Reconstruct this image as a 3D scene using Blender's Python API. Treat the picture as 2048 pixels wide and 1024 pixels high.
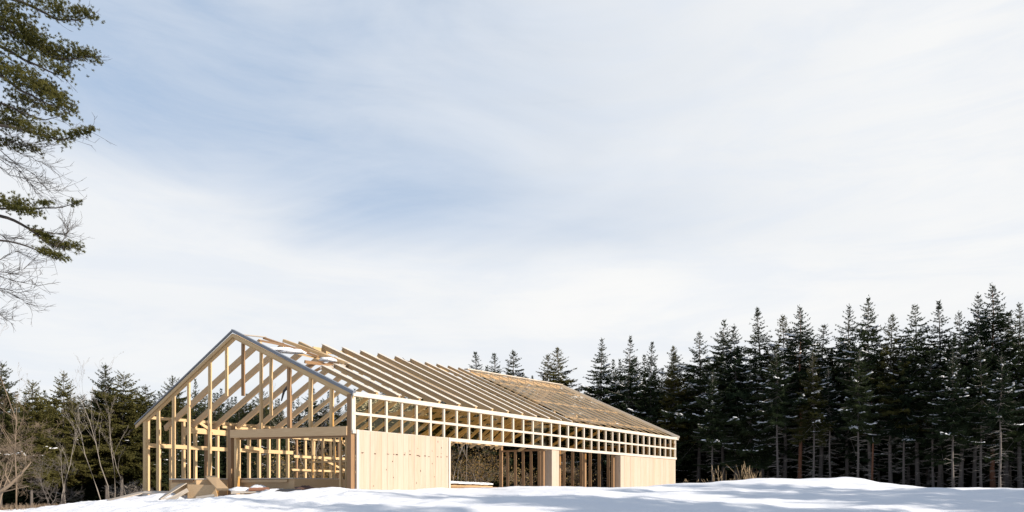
import bpy, bmesh, math, random
import numpy as np
from mathutils import Vector, Matrix, Quaternion

for o in list(bpy.data.objects):
    bpy.data.objects.remove(o)
SC = bpy.context.scene
COL = SC.collection
F = 1437.0          # focal length of the photograph in its own pixels
CX, HZ = 1024.0, 978.0

# ------------------------------------------------------------------ camera
cam_d = bpy.data.cameras.new('camera')
cam = bpy.data.objects.new('camera', cam_d)
COL.objects.link(cam)
cam.location = (0, 0, 0)
cam.rotation_euler = (math.radians(90), 0, 0)
cam_d.sensor_width = 36.0
cam_d.lens = 36.0 * F / 2048.0
cam_d.shift_y = (HZ - 512.0) / 2048.0
cam_d.clip_start = 0.1
cam_d.clip_end = 6000
SC.camera = cam

# ------------------------------------------------------------------ light
SUN_EL = math.radians(21.0)
SUN_AZ = math.atan2(0.835, -0.550)
SV = Vector((math.sin(SUN_AZ) * math.cos(SUN_EL), math.cos(SUN_AZ) * math.cos(SUN_EL), math.sin(SUN_EL)))
sun_d = bpy.data.lights.new('sun', 'SUN')
sun_d.energy = 4.7
sun_d.angle = math.radians(0.5)
sun_d.color = (1.0, 0.905, 0.80)
sun = bpy.data.objects.new('sun', sun_d)
COL.objects.link(sun)
sun.rotation_euler = SV.to_track_quat('Z', 'Y').to_euler()
sun.location = SV * 200

SC.view_settings.view_transform = 'Standard'
SC.view_settings.look = 'None'
SC.view_settings.gamma = 1.0
SC.view_settings.use_curve_mapping = False
SC.view_settings.exposure = 0.66
SC.cycles.max_bounces = 8
SC.cycles.transparent_max_bounces = 24

# ------------------------------------------------------------------ node helpers
class NT:
    def __init__(self, tree):
        self.t = tree
    def n(self, kind, **kw):
        nd = self.t.nodes.new(kind)
        for k, v in kw.items():
            if k.startswith('i_'):
                key = k[2:]
                key = int(key) if key.isdigit() else key.replace('_', ' ')
                nd.inputs[key].default_value = v
            else:
                setattr(nd, k, v)
        return nd
    def l(self, a, b):
        self.t.links.new(a, b)
    def math(self, op, a, b=None, c=None, clamp=False):
        nd = self.n('ShaderNodeMath', operation=op)
        nd.use_clamp = clamp
        for i, v in enumerate((a, b, c)):
            if v is None:
                continue
            if isinstance(v, (int, float)):
                nd.inputs[i].default_value = v
            else:
                self.l(v, nd.inputs[i])
        return nd.outputs[0]
    def mix(self, fac, a, b, blend='MIX'):
        nd = self.n('ShaderNodeMix', data_type='RGBA', blend_type=blend)
        for s, v in ((0, fac), (6, a), (7, b)):
            if isinstance(v, (int, float)):
                nd.inputs[s].default_value = v
            elif isinstance(v, tuple):
                nd.inputs[s].default_value = v if len(v) == 4 else v + (1,)
            else:
                self.l(v, nd.inputs[s])
        return nd.outputs[2]
    def ramp(self, fac, stops, interp='LINEAR'):
        nd = self.n('ShaderNodeValToRGB')
        cr = nd.color_ramp
        cr.interpolation = interp
        while len(cr.elements) < len(stops):
            cr.elements.new(0.5)
        for e, (p, c) in zip(cr.elements, stops):
            e.position = p
            e.color = (c, c, c, 1) if isinstance(c, (int, float)) else tuple(c) + (1,)
        self.l(fac, nd.inputs[0])
        return nd.outputs[0]
    def noise(self, vec, scale, detail=4.0, rough=0.55, dist=0.0):
        nd = self.n('ShaderNodeTexNoise')
        nd.inputs['Scale'].default_value = scale
        nd.inputs['Detail'].default_value = detail
        nd.inputs['Roughness'].default_value = rough
        nd.inputs['Distortion'].default_value = dist
        if vec is not None:
            self.l(vec, nd.inputs['Vector'])
        return nd.outputs[0]
    def mapping(self, vec, scale=(1, 1, 1), rot=(0, 0, 0), loc=(0, 0, 0)):
        nd = self.n('ShaderNodeMapping')
        nd.inputs['Scale'].default_value = scale
        nd.inputs['Rotation'].default_value = rot
        nd.inputs['Location'].default_value = loc
        self.l(vec, nd.inputs['Vector'])
        return nd.outputs[0]

# ------------------------------------------------------------------ world: winter sky with thin cloud
world = bpy.data.worlds.new('World')
SC.world = world
world.use_nodes = True
wt = world.node_tree
wt.nodes.clear()
W = NT(wt)
out = W.n('ShaderNodeOutputWorld')
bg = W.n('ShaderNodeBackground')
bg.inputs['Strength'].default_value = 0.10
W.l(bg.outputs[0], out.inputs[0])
sky = W.n('ShaderNodeTexSky', sky_type='NISHITA')
sky.sun_disc = False
sky.sun_elevation = SUN_EL
sky.sun_rotation = SUN_AZ
sky.altitude = 200
sky.air_density = 1.0
sky.dust_density = 1.0
tc = W.n('ShaderNodeTexCoord')
DIR = tc.outputs['Generated']
sep = W.n('ShaderNodeSeparateXYZ')
W.l(DIR, sep.inputs[0])
az = W.math('ARCTAN2', sep.outputs[0], sep.outputs[1])       # bearing from the view axis
el = W.math('ARCSINE', sep.outputs[2])                       # height above the horizon
comb = W.n('ShaderNodeCombineXYZ')
W.l(az, comb.inputs[0])
W.l(el, comb.inputs[1])
AE = comb.outputs[0]
n1 = W.noise(W.mapping(AE, scale=(1.0, 2.6, 1), rot=(0, 0, math.radians(20)), loc=(2.2, 6.6, 8)), 2.3, 7, 0.52, 0.7)
n2 = W.noise(W.mapping(AE, scale=(0.8, 4.6, 1), rot=(0, 0, math.radians(26)), loc=(6.1, 2.9, 5)), 4.2, 9, 0.66, 0.5)
n3 = W.noise(W.mapping(AE, scale=(1.0, 1.7, 1), rot=(0, 0, math.radians(-30)), loc=(9.4, 1.2, 3)), 1.5, 4, 0.5, 0.6)
def sm(v, a, b):
    mr = W.n('ShaderNodeMapRange', interpolation_type='SMOOTHSTEP')
    W.l(v, mr.inputs[0])
    mr.inputs[1].default_value = a
    mr.inputs[2].default_value = b
    return mr.outputs[0]
nz1 = W.math('SUBTRACT', n1, 0.5)
nz2 = W.math('SUBTRACT', n2, 0.5)
nz3 = W.math('SUBTRACT', n3, 0.5)
# a bank of white cloud low down, its soft upper edge sinking towards the right
e2 = W.math('ADD', W.math('ADD', el, W.math('MULTIPLY', az, 0.12)), W.math('MULTIPLY', nz1, 0.16))
bank = sm(e2, 0.25, 0.40)
# more open sky to the left, milky veil to the right
side = sm(W.math('ADD', W.math('MULTIPLY', az, -1.0), W.math('MULTIPLY', nz3, 0.40)), -0.75, 0.50)
veil = W.math('ADD', 0.52, W.math('ADD', W.math('MULTIPLY', nz1, 1.9), W.math('MULTIPLY', nz2, 1.1)), clamp=True)
blue = W.math('MULTIPLY', W.math('MULTIPLY', bank, side), W.math('ADD', 0.38, W.math('MULTIPLY', veil, 0.62)))
low = W.math('MULTIPLY', W.math('ADD', 0.10, W.math('MULTIPLY', nz1, 0.55), clamp=True), 0.8)
blue = W.math('MAXIMUM', blue, low, clamp=True)
cl = W.mix(sm(n2, 0.35, 0.62), (5.65, 5.8, 6.0), (6.1, 6.1, 6.05))
vis = W.mix(blue, cl, W.mix(0.70, W.mix(1.0, sky.outputs[0], (0.55, 0.62, 0.72), 'MULTIPLY'), (2.75, 3.8, 5.3)))
# overhead and behind the camera the sky is clear and deeper blue
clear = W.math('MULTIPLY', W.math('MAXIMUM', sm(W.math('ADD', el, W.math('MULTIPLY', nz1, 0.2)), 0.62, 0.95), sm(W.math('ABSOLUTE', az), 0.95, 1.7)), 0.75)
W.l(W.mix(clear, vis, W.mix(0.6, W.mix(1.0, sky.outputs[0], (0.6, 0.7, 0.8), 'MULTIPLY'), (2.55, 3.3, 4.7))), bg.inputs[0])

# ------------------------------------------------------------------ materials
def new_mat(name):
    m = bpy.data.materials.new(name)
    m.use_nodes = True
    m.node_tree.nodes.clear()
    T = NT(m.node_tree)
    o = T.n('ShaderNodeOutputMaterial')
    p = T.n('ShaderNodeBsdfPrincipled')
    T.l(p.outputs[0], o.inputs[0])
    return m, T, p, o

def wood_mat(name, c1, c2, tone=0.25, rough=0.62, streak=1.0):
    m, T, p, o = new_mat(name)
    t = T.n('ShaderNodeTexCoord')
    oi = T.n('ShaderNodeObjectInfo')
    off = T.n('ShaderNodeVectorMath', operation='ADD')
    T.l(t.outputs['Object'], off.inputs[0])
    cmb = T.n('ShaderNodeCombineXYZ')
    for i in range(3):
        T.l(T.math('MULTIPLY', oi.outputs['Random'], 37.0 + 11 * i), cmb.inputs[i])
    T.l(cmb.outputs[0], off.inputs[1])
    g = T.noise(T.mapping(off.outputs[0], scale=(0.5, 9, 9)), 2.6, 6, 0.6, 0.35)
    b = T.noise(off.outputs[0], 0.9, 3, 0.5)
    c = T.mix(T.ramp(g, [(0.25, 0.0), (0.75, 1.0)]), c1, c2)
    r = T.math('ADD', T.math('MULTIPLY', oi.outputs['Random'], tone), T.math('MULTIPLY', b, tone))
    c = T.mix(T.math('SUBTRACT', r, 0.0, clamp=True), c, tuple(x * 0.52 for x in c1))
    kn = T.n('ShaderNodeTexVoronoi', feature='F1')
    kn.inputs['Scale'].default_value = 1.1
    T.l(T.mapping(off.outputs[0], scale=(0.8, 2.2, 2.2)), kn.inputs['Vector'])
    c = T.mix(T.ramp(kn.outputs['Distance'], [(0.02, 0.75 * streak), (0.075, 0.0)]), c, (0.12, 0.055, 0.025))
    T.l(c, p.inputs['Base Color'])
    p.inputs['Roughness'].default_value = rough
    p.inputs['Specular IOR Level'].default_value = 0.25
    bp = T.n('ShaderNodeBump')
    bp.inputs['Strength'].default_value = 0.25
    bp.inputs['Distance'].default_value = 0.004
    T.l(g, bp.inputs['Height'])
    T.l(bp.outputs[0], p.inputs['Normal'])
    return m

M = {}
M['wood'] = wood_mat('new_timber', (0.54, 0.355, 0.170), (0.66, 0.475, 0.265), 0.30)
M['wood_dark'] = wood_mat('dark_timber', (0.29, 0.165, 0.08), (0.38, 0.235, 0.125), 0.40)
M['wood_pale'] = wood_mat('planed_pale_timber', (0.49, 0.42, 0.34), (0.57, 0.51, 0.43), 0.10, 0.5, 0.5)
M['lit_top'] = wood_mat('sunlit_rafter_top', (0.58, 0.50, 0.40), (0.68, 0.61, 0.52), 0.10, 0.5, 0.3)  # sunlit paleness of the rafter tops, put into the colour
M['roofwood'] = wood_mat('roof_timber', (0.48, 0.32, 0.16), (0.61, 0.435, 0.24), 0.20)
M['plywood'] = wood_mat('weathered_plywood', (0.52, 0.34, 0.18), (0.62, 0.44, 0.255), 0.16, 0.7, 0.3)
M['greyboard'] = wood_mat('grey_board', (0.40, 0.34, 0.27), (0.50, 0.43, 0.35), 0.2, 0.7, 0.3)
M['redwood'] = wood_mat('red_brown_board', (0.30, 0.13, 0.07), (0.40, 0.19, 0.11), 0.2, 0.7, 0.3)

def siding_mat():
    m, T, p, o = new_mat('pine_siding')
    t = T.n('ShaderNodeTexCoord')
    at = T.n('ShaderNodeAttribute', attribute_name='board')
    off = T.n('ShaderNodeVectorMath', operation='ADD')
    sc = T.n('ShaderNodeVectorMath', operation='SCALE')
    T.l(at.outputs['Vector'], sc.inputs[0])
    sc.inputs['Scale'].default_value = 40.0
    T.l(t.outputs['Object'], off.inputs[0])
    T.l(sc.outputs[0], off.inputs[1])
    g = T.noise(T.mapping(off.outputs[0], scale=(7, 7, 0.45)), 2.2, 6, 0.6, 0.5)
    s = T.noise(T.mapping(off.outputs[0], scale=(2.5, 2.5, 0.22)), 1.3, 3, 0.5)
    c = T.mix(T.ramp(g, [(0.3, 0.0), (0.72, 1.0)]), (0.35, 0.26, 0.185), (0.42, 0.335, 0.26))
    c = T.mix(T.ramp(s, [(0.45, 0.0), (0.75, 0.6)]), c, (0.40, 0.265, 0.16))
    c = T.mix(T.math('MULTIPLY', at.outputs['Fac'], 0.40), c, (0.45, 0.375, 0.305))
    kn = T.n('ShaderNodeTexVoronoi', feature='F1')
    kn.inputs['Scale'].default_value = 1.5
    T.l(T.mapping(off.outputs[0], scale=(1.7, 1.7, 0.55)), kn.inputs['Vector'])
    c = T.mix(T.ramp(kn.outputs['Distance'], [(0.02, 0.85), (0.06, 0.0)]), c, (0.16, 0.075, 0.035))
    T.l(c, p.inputs['Base Color'])
    p.inputs['Roughness'].default_value = 0.6
    p.inputs['Specular IOR Level'].default_value = 0.25
    return m
M['siding'] = siding_mat()

def flat_mat(name, col, rough=0.6, var=0.2, scale=3.0, metal=0.0, bump=0.0):
    m, T, p, o = new_mat(name)
    t = T.n('ShaderNodeTexCoord')
    n = T.noise(t.outputs['Object'], scale, 5, 0.6)
    c = T.mix(n, tuple(x * (1 - var) for x in col), tuple(min(1, x * (1 + var)) for x in col))
    T.l(c, p.inputs['Base Color'])
    p.inputs['Roughness'].default_value = rough
    p.inputs['Metallic'].default_value = metal
    if bump:
        bp = T.n('ShaderNodeBump')
        bp.inputs['Strength'].default_value = bump
        bp.inputs['Distance'].default_value = 0.03
        T.l(n, bp.inputs['Height'])
        T.l(bp.outputs[0], p.inputs['Normal'])
    return m
M['metal_trim'] = flat_mat('dark_roof_metal', (0.15, 0.16, 0.18), 0.42, 0.3, 2.0)
M['mark'] = flat_mat('dark_hole', (0.06, 0.035, 0.02), 0.9)
M['cloth'] = flat_mat('brown_cloth', (0.11, 0.06, 0.045), 0.9, 0.35, 6, 0, 0.6)
M['dark'] = flat_mat('dark_wrap', (0.028, 0.026, 0.026), 0.7, 0.4)
M['bark'] = flat_mat('grey_bark', (0.105, 0.09, 0.08), 0.9, 0.55, 7, 0, 0.8)
M['bark_red'] = flat_mat('red_bark', (0.17, 0.075, 0.04), 0.9, 0.5, 7, 0, 0.8)
M['bark_pale'] = flat_mat('pale_birch_bark', (0.22, 0.19, 0.16), 0.8, 0.5, 9, 0, 0.5)
M['bark_tan'] = flat_mat('tan_twig_bark', (0.17, 0.125, 0.085), 0.85, 0.45, 9)
M['twig'] = flat_mat('dark_twig', (0.035, 0.027, 0.021), 0.9, 0.4, 9)
M['deadtwig'] = flat_mat('bare_spruce_twig', (0.30, 0.27, 0.24), 0.9, 0.4, 5)
M['drygrass'] = flat_mat('dry_grass', (0.33, 0.235, 0.13), 0.8, 0.35, 4)
M['rod'] = flat_mat('dark_rod', (0.03, 0.03, 0.03), 0.6)

def snow_mat(name, ground=False):
    m, T, p, o = new_mat(name)
    geo = T.n('ShaderNodeNewGeometry')
    pos = geo.outputs['Position']
    f = T.noise(pos, 9.0, 5, 0.65)
    g = T.noise(pos, 1.6, 5, 0.6)
    c = T.mix(g, (0.70, 0.715, 0.74), (0.76, 0.765, 0.77))
    if ground:
        at = T.n('ShaderNodeAttribute', attribute_name='litter')
        lt = T.noise(pos, 2.4, 6, 0.7)
        lf = T.math('SUBTRACT', T.math('ADD', T.math('MULTIPLY', at.outputs['Fac'], 1.6), T.math('MULTIPLY', lt, 1.3)), 1.15)
        lf = T.ramp(lf, [(0.10, 0.0), (0.20, 1.0)])
        br = T.mix(T.noise(pos, 7.0, 5, 0.7), (0.055, 0.038, 0.02), (0.19, 0.125, 0.06))
        c = T.mix(lf, c, br)
    T.l(c, p.inputs['Base Color'])
    p.inputs['Roughness'].default_value = 0.75
    p.inputs['Specular IOR Level'].default_value = 0.15
    bp = T.n('ShaderNodeBump')
    bp.inputs['Strength'].default_value = 0.5
    bp.inputs['Distance'].default_value = 0.035 if ground else 0.02
    T.l(T.math('ADD', f, T.math('MULTIPLY', g, 1.5)), bp.inputs['Height'])
    T.l(bp.outputs[0], p.inputs['Normal'])
    return m
M['snow'] = snow_mat('snow')
M['snow_ground'] = snow_mat('snow_ground', True)

def leaf_mat(name, c1, c2, trans=0.25):
    m, T, p, o = new_mat(name)
    m.node_tree.nodes.remove(p)
    t = T.n('ShaderNodeTexCoord')
    oi = T.n('ShaderNodeObjectInfo')
    n = T.noise(t.outputs['Object'], 1.1, 3, 0.6)
    n2 = T.noise(t.outputs['Object'], 9.0, 2, 0.6)
    k = T.math('ADD', T.math('MULTIPLY', n, 0.6), T.math('ADD', T.math('MULTIPLY', n2, 0.45), T.math('MULTIPLY', oi.outputs['Random'], 0.55)))
    c = T.mix(T.ramp(k, [(0.42, 0.0), (1.0, 1.0)]), c1, c2)
    d = T.n('ShaderNodeBsdfDiffuse')
    tr = T.n('ShaderNodeBsdfTranslucent')
    T.l(c, d.inputs[0])
    T.l(T.mix(1.0, c, (1.0, 0.95, 0.5), 'MULTIPLY'), tr.inputs[0])
    mx = T.n('ShaderNodeMixShader')
    mx.inputs[0].default_value = trans
    T.l(d.outputs[0], mx.inputs[1])
    T.l(tr.outputs[0], mx.inputs[2])
    T.l(mx.outputs[0], o.inputs[0])
    return m
M['needle_dark'] = leaf_mat('dark_spruce_needles', (0.013, 0.023, 0.015), (0.046, 0.060, 0.028), 0.15)
M['needle_green'] = leaf_mat('olive_needles', (0.018, 0.026, 0.011), (0.105, 0.096, 0.032), 0.2)
M['needle_pine'] = leaf_mat('pine_needles', (0.026, 0.036, 0.013), (0.125, 0.110, 0.034), 0.2)
M['brush'] = leaf_mat('dry_brush_leaves', (0.16, 0.09, 0.03), (0.50, 0.36, 0.16), 0.3)

def glass_mat():
    m, T, p, o = new_mat('bronze_window_glass')
    m.node_tree.nodes.remove(p)
    tr = T.n('ShaderNodeBsdfTransparent')
    tr.inputs[0].default_value = (0.93, 0.82, 0.58, 1)
    gl = T.n('ShaderNodeBsdfGlossy')
    gl.inputs['Roughness'].default_value = 0.03
    gl.inputs[0].default_value = (1.0, 0.9, 0.72, 1)
    lw = T.n('ShaderNodeLayerWeight')
    lw.inputs[0].default_value = 0.5
    mx = T.n('ShaderNodeMixShader')
    T.l(T.math('ADD', 0.05, T.math('MULTIPLY', T.math('POWER', lw.outputs['Facing'], 4.0), 0.9)), mx.inputs[0])
    T.l(tr.outputs[0], mx.inputs[1])
    T.l(gl.outputs[0], mx.inputs[2])
    T.l(mx.outputs[0], o.inputs[0])
    return m
M['glass'] = glass_mat()
def film_mat():
    m, T, p, o = new_mat('translucent_roof_film')
    m.node_tree.nodes.remove(p)
    t = T.n('ShaderNodeTexCoord')
    n = T.noise(T.mapping(t.outputs['Object'], scale=(0.5, 1.6, 1.6)), 1.3, 5, 0.6, 0.8)
    tr = T.n('ShaderNodeBsdfTransparent')
    tr.inputs[0].default_value = (0.92, 0.86, 0.76, 1)
    d = T.n('ShaderNodeBsdfPrincipled')
    d.inputs['Base Color'].default_value = (0.62, 0.49, 0.33, 1)
    d.inputs['Roughness'].default_value = 0.28
    mx = T.n('ShaderNodeMixShader')
    T.l(T.ramp(n, [(0.3, 0.10), (0.72, 0.34)]), mx.inputs[0])
    T.l(tr.outputs[0], mx.inputs[1])
    T.l(d.outputs[0], mx.inputs[2])
    T.l(mx.outputs[0], o.inputs[0])
    return m
M['film'] = film_mat()

# ------------------------------------------------------------------ object helpers
def tag(o, label=None, cat=None, group=None, kind=None):
    if label: o['label'] = label
    if cat: o['category'] = cat
    if group: o['group'] = group
    if kind: o['kind'] = kind
    return o

def thing(name, label, cat, loc=(0, 0, 0), group=None, rotz=0.0):
    e = bpy.data.objects.new(name, None)
    e.empty_display_size = 0.3
    COL.objects.link(e)
    e.location = loc
    e.rotation_euler = (0, 0, rotz)
    return tag(e, label, cat, group)

class MB:
    """collects faces for one mesh"""
    def __init__(self):
        self.v, self.f, self.m, self.nv = [], [], [], 0
        self.qv = []     # big numpy blocks of quads
    def add(self, verts, faces, mi=0):
        b = self.nv
        self.v.extend(verts)
        self.nv += len(verts)
        for fc in faces:
            self.f.append(tuple(i + b for i in fc))
            self.m.append(mi)
    def box(self, c, x, y, z, mi=0):
        """c centre, x y z half-extent vectors"""
        c, x, y, z = map(Vector, (c, x, y, z))
        vs = [c + sx * x + sy * y + sz * z for sx in (-1, 1) for sy in (-1, 1) for sz in (-1, 1)]
        self.add([tuple(v) for v in vs], [(0, 1, 3, 2), (4, 6, 7, 5), (0, 4, 5, 1), (2, 3, 7, 6), (0, 2, 6, 4), (1, 5, 7, 3)], mi)
    def tube(self, pts, rad, sides=6, mi=0):
        pts = [Vector(p) for p in pts]
        n = len(pts)
        vs, fs = [], []
        up = Vector((0.13, 0.31, 0.94))
        for i, p in enumerate(pts):
            d = (pts[min(i + 1, n - 1)] - pts[max(i - 1, 0)])
            if d.length < 1e-9: d = Vector((0, 0, 1))
            d.normalize()
            a = d.cross(up)
            if a.length < 0.05: a = d.cross(Vector((1, 0, 0)))
            a.normalize()
            b = d.cross(a)
            for k in range(sides):
                t = 2 * math.pi * k / sides
                vs.append(tuple(p + (a * math.cos(t) + b * math.sin(t)) * rad[i]))
        for i in range(n - 1):
            for k in range(sides):
                k2 = (k + 1) % sides
                fs.append((i * sides + k, i * sides + k2, (i + 1) * sides + k2, (i + 1) * sides + k))
        fs.append(tuple(range(sides - 1, -1, -1)))
        fs.append(tuple((n - 1) * sides + k for k in range(sides)))
        self.add(vs, fs, mi)
    def blob(self, c, r, rng, seg=7, rings=4, jit=0.25, flat_bottom=True, rot=0.0):
        """irregular low lump, r = (rx, ry, rz)"""
        vs, fs = [], []
        ca, sa = math.cos(rot), math.sin(rot)
        def put(x, y, z):
            k = 1 + rng.uniform(-jit, jit)
            x, y, z = x * r[0] * k, y * r[1] * k, z * r[2] * (1 + rng.uniform(-jit, jit))
            vs.append((c[0] + ca * x - sa * y, c[1] + sa * x + ca * y, c[2] + z))
        for i in range(rings + 1):
            ph = (i / rings) * math.pi * (0.62 if flat_bottom else 1.0)
            for k in range(seg):
                t = 2 * math.pi * k / seg
                put(math.sin(ph) * math.cos(t) if i else 0.0, math.sin(ph) * math.sin(t) if i else 0.0, math.cos(ph))
        for i in range(rings):
            for k in range(seg):
                k2 = (k + 1) % seg
                fs.append((i * seg + k, (i + 1) * seg + k, (i + 1) * seg + k2, i * seg + k2))
        self.add(vs, fs)
    def blades(self, O, D, L, Wd, rng):
        """diamond leaves: O origins (n,3), D unit dirs, L lengths, Wd widths"""
        O, D = np.asarray(O, float), np.asarray(D, float)
        if len(O) == 0: return
        D = D / (np.linalg.norm(D, axis=1, keepdims=True) + 1e-9)
        R = rng.normal(size=D.shape)
        S = np.cross(D, R)
        S /= (np.linalg.norm(S, axis=1, keepdims=True) + 1e-9)
        L, Wd = np.asarray(L)[:, None], np.asarray(Wd)[:, None]
        q = np.stack([O, O + D * L * 0.45 + S * Wd * 0.5, O + D * L, O + D * L * 0.45 - S * Wd * 0.5], 1)
        self.qv.append(q.reshape(-1, 3))
    def build(self, name, mats, parent=None, smooth=False):
        me = bpy.data.meshes.new(name)
        if not isinstance(mats, (list, tuple)): mats = [mats]
        if self.qv:
            q = np.concatenate(self.qv)
            nq = len(q) // 4
            base = self.nv
            V = np.concatenate([np.array(self.v, float).reshape(-1, 3), q])
            loops = [i for fc in self.f for i in fc]
            tot = [len(fc) for fc in self.f]
            loops = np.concatenate([np.array(loops, np.int32), np.arange(base, base + nq * 4, dtype=np.int32)])
            tot = np.concatenate([np.array(tot, np.int32), np.full(nq, 4, np.int32)])
            st = np.concatenate([[0], np.cumsum(tot)[:-1]]).astype(np.int32)
            me.vertices.add(len(V)); me.vertices.foreach_set('co', V.astype(np.float32).ravel())
            me.loops.add(len(loops)); me.loops.foreach_set('vertex_index', loops)
            me.polygons.add(len(tot)); me.polygons.foreach_set('loop_start', st)
            me.update(calc_edges=True); me.validate()
        else:
            me.from_pydata(self.v, [], self.f)
            if any(self.m): me.polygons.foreach_set('material_index', self.m)
            me.update()
        if smooth: me.polygons.foreach_set('use_smooth', [True] * len(me.polygons))
        for m in mats: me.materials.append(m)
        o = bpy.data.objects.new(name, me)
        COL.objects.link(o)
        if parent: o.parent = parent
        return o

def member(name, p0, p1, w, h, mat, parent, up=(0, 0, 1), jit=0.0, rng=random):
    """a squared timber from p0 to p1; local X runs along its length; w across, h along up"""
    p0, p1, up = Vector(p0), Vector(p1), Vector(up)
    d = p1 - p0
    L = d.length
    x = d.normalized()
    y = up.cross(x).normalized()
    z = x.cross(y)
    mb = MB()
    N = 2 if L < 2 else 5
    prev = None
    vs, fs = [], []
    bow = rng.uniform(-jit, jit)
    bow2 = rng.uniform(-jit, jit)
    for i in range(N):
        s = i / (N - 1)
        k = 4 * s * (1 - s)
        for sy, sz in ((-1, -1), (1, -1), (1, 1), (-1, 1)):
            vs.append(((s - 0.5) * L, sy * w / 2 + bow * k, sz * h / 2 + bow2 * k))
    for i in range(N - 1):
        for k in range(4):
            k2 = (k + 1) % 4
            fs.append((i * 4 + k, i * 4 + k2, (i + 1) * 4 + k2, (i + 1) * 4 + k))
    fs.append((3, 2, 1, 0))
    fs.append(tuple((N - 1) * 4 + k for k in range(4)))
    mb.add(vs, fs)
    o = mb.build(name, mat, parent)
    mid = (p0 + p1) / 2
    mw = Matrix((( x.x, y.x, z.x, mid.x), (x.y, y.y, z.y, mid.y), (x.z, y.z, z.z, mid.z), (0, 0, 0, 1)))
    if parent is not None:
        loc = Matrix.Translation(parent.location) @ parent.rotation_euler.to_matrix().to_4x4()
        o.matrix_basis = loc.inverted() @ mw
    else:
        o.matrix_basis = mw
    return o

def dup(root, loc, rotz=0.0, scale=1.0, label=None, group=None, name=None, sz=None):
    r = root.copy()
    COL.objects.link(r)
    r.location = loc
    r.rotation_euler = (r.rotation_euler.x, r.rotation_euler.y, rotz)
    r.scale = (scale, scale, sz if sz else scale)
    if label: r['label'] = label
    if group: r['group'] = group
    for ch in list(root.children):
        c = ch.copy()
        COL.objects.link(c)
        c.parent = r
        for g in ch.children:
            d = g.copy()
            COL.objects.link(d)
            d.parent = c
    return r

def at(px, y, d):
    """photo pixel at depth d -> world"""
    return Vector(((px - CX) / F * d, d, (HZ - y) / F * d))

# ------------------------------------------------------------------ ground
def sstep(a, b, x):
    t = np.clip((x - a) / (b - a), 0, 1)
    return t * t * (3 - 2 * t)

def vnoise(x, y, seed=0):
    x = np.asarray(x, float); y = np.asarray(y, float)
    xi, yi = np.floor(x), np.floor(y)
    xf, yf = x - xi, y - yi
    def h(a, b):
        s = np.sin(a * 127.1 + b * 311.7 + seed * 74.7) * 43758.5453
        return s - np.floor(s)
    u, v = xf * xf * (3 - 2 * xf), yf * yf * (3 - 2 * yf)
    return (h(xi, yi) * (1 - u) + h(xi + 1, yi) * u) * (1 - v) + (h(xi, yi + 1) * (1 - u) + h(xi + 1, yi + 1) * u) * v - 0.5

def ground(x, y):
    x = np.asarray(x, float); y = np.asarray(y, float)
    z = -1.75 + 1.70 * sstep(6.0, 31.0, y)
    z = z - 1.45 * sstep(-8, -27, x + 0.6 * np.clip(y - 30, 0, 12)) * sstep(12, 28, y)
    g = lambda cx, cy, sx, sy: np.exp(-((x - cx) / sx) ** 2 - ((y - cy) / sy) ** 2)
    z = z + 0.58 * g(15.8, 39, 5.0, 3.6) + 0.22 * g(11.0, 37, 3.2, 3.0) + 0.24 * g(18.7, 40, 1.2, 2.5)
    z = z + 0.13 * g(23.5, 41, 1.6, 2.5) - 0.20 * g(4.9, 39.5, 1.8, 3) - 0.30 * g(22.6, 39, 2.2, 5)
    z = z + 0.10 * g(1.3, 37, 3.5, 3.0) + 0.10 * g(-7.9, 30.0, 1.2, 1.3) - 0.30 * g(-11.6, 30.5, 2.6, 3.2) + 0.10 * g(-6.0, 27.0, 4.0, 1.6)
    z = z - 0.10 * g(-13.0, 31.0, 2.4, 2.0) - 0.34 * g(-15.6, 35.0, 3.2, 4.5)
    z = z + 0.14 * g(8.2, 38, 1.6, 2.2)
    near = 1 - sstep(60, 120, y)
    z = z + near * (0.20 * vnoise(x * 0.22 + y * 0.05, y * 0.38, 1) + 0.15 * vnoise(x * 0.5 - y * 0.12, y * 0.8, 2) + 0.05 * vnoise(x * 1.1, y * 1.5, 8))
    rough = 0.22 + 0.78 * sstep(4, -14, x + 0.25 * y - 6)      # trodden, crusty snow to the left
    z = z + near * rough * (0.13 * vnoise(x * 1.5, y * 1.8, 3) + 0.085 * vnoise(x * 3.6, y * 4.0, 4) + 0.04 * vnoise(x * 8, y * 8, 5))
    return z
def gz(x, y):
    return float(ground(x, y))

def axis(fine0, fine1, step, lo, hi, grow=1.22):
    a = list(np.arange(fine0, fine1, step))
    s, v = step, a[-1]
    while v < hi:
        s *= grow; v += s; a.append(v)
    s, v, b = step, a[0], []
    while v > lo:
        s *= grow; v -= s; b.append(v)
    return np.array(b[::-1] + a)
xs = axis(-30, 32, 0.13, -2500, 2500)
ys = axis(17, 45, 0.12, -200, 3000)
X, Y = np.meshgrid(xs, ys)
Z = ground(X, Y)
nx, ny = len(xs), len(ys)
me = bpy.data.meshes.new('snow_ground')
V = np.stack([X, Y, Z], -1).reshape(-1, 3)
idx = np.arange(nx * ny).reshape(ny, nx)
Q = np.stack([idx[:-1, :-1], idx[:-1, 1:], idx[1:, 1:], idx[1:, :-1]], -1).reshape(-1, 4).astype(np.int32)
me.vertices.add(len(V)); me.vertices.foreach_set('co', V.astype(np.float32).ravel())
me.loops.add(Q.size); me.loops.foreach_set('vertex_index', Q.ravel())
me.polygons.add(len(Q)); me.polygons.foreach_set('loop_start', np.arange(0, Q.size, 4, dtype=np.int32))
me.update(calc_edges=True)
me.polygons.foreach_set('use_smooth', [True] * len(Q))
lit = me.attributes.new('litter', 'FLOAT', 'POINT')
edge = Y + 0.9 * X                      # forest floor begins beyond the clearing on the left
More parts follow.
